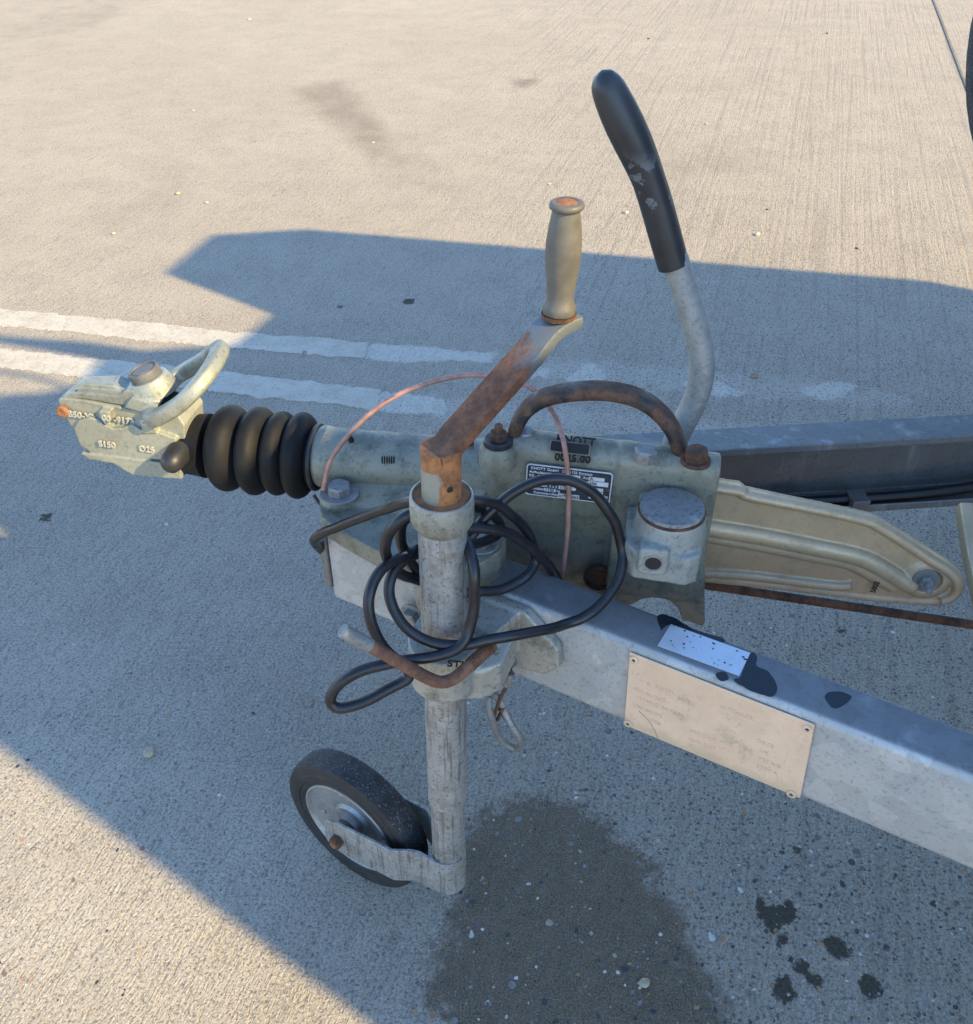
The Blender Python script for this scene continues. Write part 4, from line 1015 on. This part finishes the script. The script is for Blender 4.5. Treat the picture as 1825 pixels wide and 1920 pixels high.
# wheel and fork
PHI = R(-33.9); wh = Vector((math.cos(PHI), math.sin(PHI), 0)); wn_ = Vector((math.sin(PHI), -math.cos(PHI), 0))     # wn_: towards the camera
WC = Vector((-.1955, .7915, .1145)); RW, TW = .1145, .044
wc = WC - wn_ * (TW / 2)
whl = bpy.data.objects.new('wheel', None)
bm = NB()
prof = [(.078, -.016), (.0795, -.0195), (.084, -.0215), (.0885, -.0205), (.0895, -.0222), (.097, -.0226), (.0985, -.0214), (.1075, -.0208), (.1115, -.0185), (.1140, -.0135), (.1145, -.006), (.1145, .006), (.1140, .0135), (.1115, .0185), (.1075, .0208), (.0985, .0214), (.097, .0226), (.0895, .0222), (.0885, .0205), (.084, .0215), (.0795, .0195), (.078, .016)]
lathe(bm, J(wc), wn_, prof, 72, cap=False)
lathe(bm, J(wc), wn_, [(.078, .016), (.078, -.016)], 72, cap=False)
for f in bm.faces:
    r_ = ((f.calc_center_median() - J(wc)) - wn_ * (f.calc_center_median() - J(wc)).dot(wn_)).length
    f.material_index = 0 if r_ > .1095 else 1
wheel_tyre = obj('wheel', bm, ['tyre', 'tyre_side'], JW, sharp=28)
bm = NB()
lathe(bm, J(wc), wn_, [(.0795, .0175), (.0785, .0205), (.0765, .0210), (.073, .0155), (.050, .0080), (.034, .0075), (.030, .0120), (.018, .0125), (.018, .02), (.0005, .02)], 56, cap=False)
lathe(bm, J(wc), wn_, [(.0005, -.02), (.018, -.02), (.018, -.0125), (.030, -.0120), (.034, -.0075), (.050, -.008), (.073, -.0155), (.0785, -.0205), (.0795, -.0175)], 56, cap=False)
rim = obj('rim', bm, 'rim', wheel_tyre, sharp=35)
for k in range(4):
    t = R(105 + 90 * k); p = wc + (wh * math.cos(t) + Vector((0, 0, 1)) * math.sin(t)) * .058
    bm = NB(); lathe(bm, J(p + wn_ * .0098), wn_, [(.0042, 0), (.0038, .002), (.0018, .0032), (.0003, .0035)], 14); obj('rivet', bm, 'rim', wheel_tyre)
# fork: one strap bent round the tube foot, arms flaring to the axle
def fork():
    bm = NB(); up = Vector((0, 0, 1)); foot = Vector((jw_b.x, jw_b.y, 0)); o = TW / 2 + .017
    along = lambda t: foot + wh * t
    pos = []
    tx = (wc - foot).dot(wh)          # negative: axle lies to the left of the post
    half = .0235
    def st(t, n_, z): p = along(t) + wn_ * n_; return Vector((p.x, p.y, z))
    path = [st(tx - .026, o, .113), st(tx - .020, o, .1135), st(tx, o, .1155), st(tx + .05, o, .1255), st(-.064, o * .98, .1325), st(-.054, o * .86, .1345), st(-.042, half + .004, .1370), st(-.030, half + .0005, .1385), st(-.014, half, .139)]
    for k in range(1, 8):
        a = math.pi * k / 8; path.append(st(-.006 + .0275 * math.sin(a), half * math.cos(a), .139))
    path += [st(-.014, -half, .139), st(-.030, -half - .0005, .1385), st(-.042, -half - .004, .1370), st(-.054, -o * .86, .1345), st(-.064, -o * .98, .1325), st(tx + .05, -o, .1255), st(tx, -o, .1155), st(tx - .020, -o, .1135), st(tx - .026, -o, .113)]
    P = [J(p) for p in path]; hts = [.018, .028] + [.0345] * (len(P) - 4) + [.028, .018]
    rings = []
    for i, p in enumerate(P):
        t = (P[min(i + 1, len(P) - 1)] - P[max(i - 1, 0)]); t.z = 0; t.normalize(); nn = Vector((-t.y, t.x, 0)); h = hts[i]
        rings.append([bm.verts.new(p + nn * a + up * b) for a, b in ((.0024, h), (-.0024, h), (-.0024, -h), (.0024, -h))])
    for a, b in zip(rings, rings[1:]):
        for j in range(4): k = (j + 1) % 4; bm.faces.new((a[j], a[k], b[k], b[j]))
    bm.faces.new(rings[0]); bm.faces.new(rings[-1][::-1])
    return bm
obj('fork', fork(), 'galv_tube', JW, bevel=.0012)
bm = NB(); cyl(bm, J(wc + wn_ * .041), J(wc - wn_ * .046), .0075, 20); obj('axle', bm, 'rust_dark', JW)
ab = hexbolt(JW, J(wc + wn_ * (TW / 2 + .0195)), wn_, .0105, .009, 0, 'rust_dark', 'axle_nut')
bm = NB(); lathe(bm, J(wc + wn_ * (TW / 2 + .0285)), wn_, [(.0055, 0), (.0050, .003), (.002, .004)], 16); obj('axle_end', bm, 'rust', JW)

# ------------------------------------------------------------------ black cable wound round the post
def cw(L, k=9):              # the sheath is never perfectly smooth: slight set and kinks
    out = spline([Yp(x, y, Y) for x, y, Y in L], k)
    return [p + Vector((mnoise.noise(p * 38 + Vector((L[0][0], 0, 0))), mnoise.noise(p * 38 + Vector((0, 50, 0))), mnoise.noise(p * 38 + Vector((0, 0, 90))))) * .0011 for p in out]
bm = NB(); RC = .0057
# strand from the beam end, behind the collar, round the right and back behind the post
sweep(bm, cw([(612, 1040, .955), (596, 1024, .905), (589, 1012, .872), (612, 996, .855), (650, 981, .842), (716, 957, .815), (770, 941, .785), (830, 933, .772), (886, 937, .775), (925, 943, .785), (968, 971, .800), (995, 1008, .81), (1003, 1048, .815), (988, 1080, .80), (947, 1103, .785), (899, 1110, .772), (840, 1108, .762), (784, 1087, .757), (757, 1079, .748), (735, 1063, .738), (723, 1036, .730), (727, 1006, .726), (749, 976, .726), (783, 961, .732), (830, 955, .752), (890, 950, .79), (925, 966, .825), (938, 985, .84), (930, 1005, .825), (890, 1020, .79), (840, 1030, .765)]), RC, 14)
# large loop to the right
sweep(bm, cw([(800, 1030, .762), (850, 1030, .765), (882, 1006, .775), (906, 974, .785), (947, 936, .795), (988, 911, .800), (1032, 898, .803), (1075, 903, .805), (1117, 929, .805), (1150, 972, .803), (1167, 1022, .80), (1166, 1064, .785), (1150, 1104, .768), (1108, 1149, .745), (1055, 1173, .730), (988, 1187, .705), (920, 1200, .690), (869, 1209, .684), (818, 1207, .684), (772, 1185, .690), (741, 1149, .70), (730, 1111, .712), (737, 1077, .724), (763, 1045, .742), (784, 1028, .757), (830, 1020, .760)]), RC, 14)
# strand crossing in front on the right and slipping behind the beam
sweep(bm, cw([(820, 990, .757), (850, 991, .762), (880, 990, .768), (922, 993, .778), (965, 1006, .79), (1005, 1034, .805), (1032, 1066, .822), (1050, 1095, .85), (1058, 1120, .88)]), RC, 14)
# figure-of-eight hanging on the left of the post
sweep(bm, cw([(830, 1025, .762), (784, 1038, .755), (750, 1048, .735), (717, 1068, .715), (697, 1098, .70), (691, 1133, .690), (698, 1173, .682), (716, 1210, .677), (742, 1236, .674), (765, 1255, .672), (762, 1274, .668), (718, 1298, .660), (667, 1322, .652), (634, 1329, .648), (619, 1314, .65), (632, 1288, .654), (662, 1265, .658), (700, 1251, .662), (750, 1240, .667), (803, 1233, .672), (846, 1222, .676), (868, 1206, .681), (881, 1180, .688), (890, 1133, .695), (890, 1082, .70), (882, 1038, .715), (872, 1010, .735), (850, 995, .755)]), RC, 14)
# short rear strand left of the post
sweep(bm, cw([(800, 962, .76), (770, 968, .764), (753, 984, .766), (752, 1013, .766), (763, 1043, .765), (782, 1067, .764), (815, 1085, .762)]), RC, 14)
ow = bpy.data.objects.new('x', None); bpy.data.objects.remove(ow)
tag(obj('electric_cable', bm, 'cable', None, sharp=80), 'black electric cable wound loosely round the jockey wheel tube', 'cable')

# thin pinkish wire looping over the housing
bm = NB()
sweep(bm, spline([TO + UA * p.x + VA * p.y + Vector((0, 0, p.z)) for p in (TV(x, y, v) for x, y, v in ((607, 918, -.058), (609, 905, -.058), (615, 877, -.056), (628, 849, -.053), (658, 811, -.047), (696, 774, -.035), (746, 741, -.02), (801, 719, -.008), (845, 708, 0), (888, 703, .004), (951, 708, .004), (988, 722, .0), (1022, 750, -.006), (1045, 788, -.03), (1057, 828, -.060), (1064, 874, -.068), (1067, 922, -.070), (1065, 993, -.072), (1060, 1040, -.074), (1054, 1085, -.076)))], 7), .0029, 10)
tag(obj('safety_wire', bm, 'copper'), 'thin pinkish wire arching over the overrun housing', 'wire')

# breakaway cable with snap hook hanging below the beam
BK = empty('breakaway_cable', Yp(955, 1270, .76)); BO = Vector(BK.location)
tag(BK, 'short rusty cable with an oval snap hook hanging under the near beam', 'snap hook')
q = lambda x, y, Y=.755: Yp(x, y, Y) - BO
bm = NB(); sweep(bm, spline([q(958, 1250), q(955, 1270), q(948, 1290), q(938, 1310), q(930, 1332), q(926, 1345), q(932, 1350), q(938, 1338)], 6), .0022, 10); obj('wire_rope', bm, 'rust_dark', BK)
bm = NB(); cyl(bm, q(958, 1262), q(950, 1284), .0048, 14); obj('ferrule', bm, 'galv_dark', BK)
bm = NB(); hk = [(918, 1306), (930, 1305), (940, 1318), (950, 1342), (963, 1365), (975, 1385), (977, 1397), (968, 1403), (950, 1396), (935, 1380), (925, 1355), (917, 1328)]
sweep(bm, spline([q(x, y, .752 + .008 * math.sin(k)) for k, (x, y) in enumerate(hk)], 6, True), .0046, 12, True); obj('snap_hook', bm, 'bar_zinc', BK)
bm = NB(); cyl(bm, q(940, 1325, .757), q(952, 1346, .757), .0052, 14); obj('gate_sleeve', bm, 'rust_dark', BK)

# ------------------------------------------------------------------ rest of the trailer, right of the picture: deck, added shade-casting load, wheels, tyre
LAx = Vector((math.cos(R(12)), -math.sin(R(12)), 0)); LLa = Vector((math.sin(R(12)), math.cos(R(12)), 0))
LB = TO + LAx * 1.7
LD = empty('shade_load', (LB.x, LB.y, .5), -R(12))
tag(LD, 'unseen tall load right of the picture, outline shaped to cast the shade', 'load')
sil = [(-1.11, .5), (-1.11, 1.80), (-1.03, 1.93), (-.96, 2.00), (-.83, 2.02), (-.79, 1.985), (-.74, 1.985), (-.66, 2.2), (-.5, 2.26), (-.36, 2.24), (-.29, 2.17), (-.20, 2.12), (-.1, 2.13), (.0, 2.09), (.07, 2.04), (.22, 1.90), (.435, 1.88), (.46, 2.2), (.80, 2.19), (1.04, 1.98), (1.08, 1.75), (1.08, .5)]  # unseen outline, worked back from the shade it has to cast
bm = NB(); poly(bm, [(0, a, z - .5) for a, z in sil], (2.1, 0, 0)); obj('shade_outline', bm, 'tarp', LD, smooth=False)
bm = NB(); sweep(bm, spline([(0.02, .02, 1.5), (0.02, -.06, 1.68), (0.02, -.15, 1.85), (0.02, -.24, 2.02)], 5), [.05 - .0028 * k for k in range(16)], 12); obj('shadow_mast', bm, 'black', LD)  # leaning tube added for the pointed shadow at the left
bm = NB(); sweep(bm, spline([(0.02, .02, 1.58), (0.02, -.035, 1.70), (0.02, -.10, 1.80), (.02, -.20, 1.95)], 5), .008, 8); obj('shadow_rope', bm, 'black', LD)  # thin line added for its shadow on the ground
bm = NB(); sweep(bm, spline([(0.02, -.24, 1.66), (0.02, -.26, 1.74), (0.02, -.33, 1.86), (.02, -.45, 1.98)], 5), .008, 8); obj('shadow_rope', bm, 'black', LD)  # second thin line, also added for its shadow
def TRL(p): return TL(p)
bm = NB(); poly(bm, [TL(LB + LAx * u + LLa * v + Vector((0, 0, .495))) for u, v in ((-.35, -1.1), (2.2, -1.1), (2.2, 1.1), (-.62, 1.1), (-.62, .75), (-.35, .7))], (0, 0, -.055)); obj('deck', bm, 'galv_dark', TR)
for sgn in (-1, 1):
    c = TL(LB + LAx * 1.3 + LLa * (sgn * 1.22) + Vector((0, 0, .30))); ax = Vector((LLa.dot(UA), LLa.dot(VA), 0))
    bm = NB(); lathe(bm, c, ax, [(.18, -.07), (.26, -.09), (.29, -.075), (.30, -.05), (.30, .05), (.29, .075), (.26, .09), (.18, .07)], 40); obj('road_wheel', bm, 'tyre', TR)
# spare tyre standing on the deck corner: its edge shows at the upper right of the picture
sc_ = Vector((1.305, 1.66, .90)); sn = Vector((.50, .866, 0))
bm = NB(); lathe(bm, (0, 0, 0), sn, [(.30, -.08), (.36, -.105), (.44, -.11), (.475, -.095), (.492, -.07), (.492, -.03), (.484, -.028), (.484, -.020), (.492, -.018), (.492, .018), (.484, .02), (.484, .028), (.492, .03), (.492, .07), (.475, .095), (.44, .11), (.36, .105), (.30, .08), (.30, -.08)], 72, cap=False)
o = obj('spare_tyre', bm, 'tyre', None, sharp=35); o.location = (sc_.x, sc_.y, .495 + .4905); tag(o, 'big black tyre whose curved edge shows at the upper right', 'tyre')
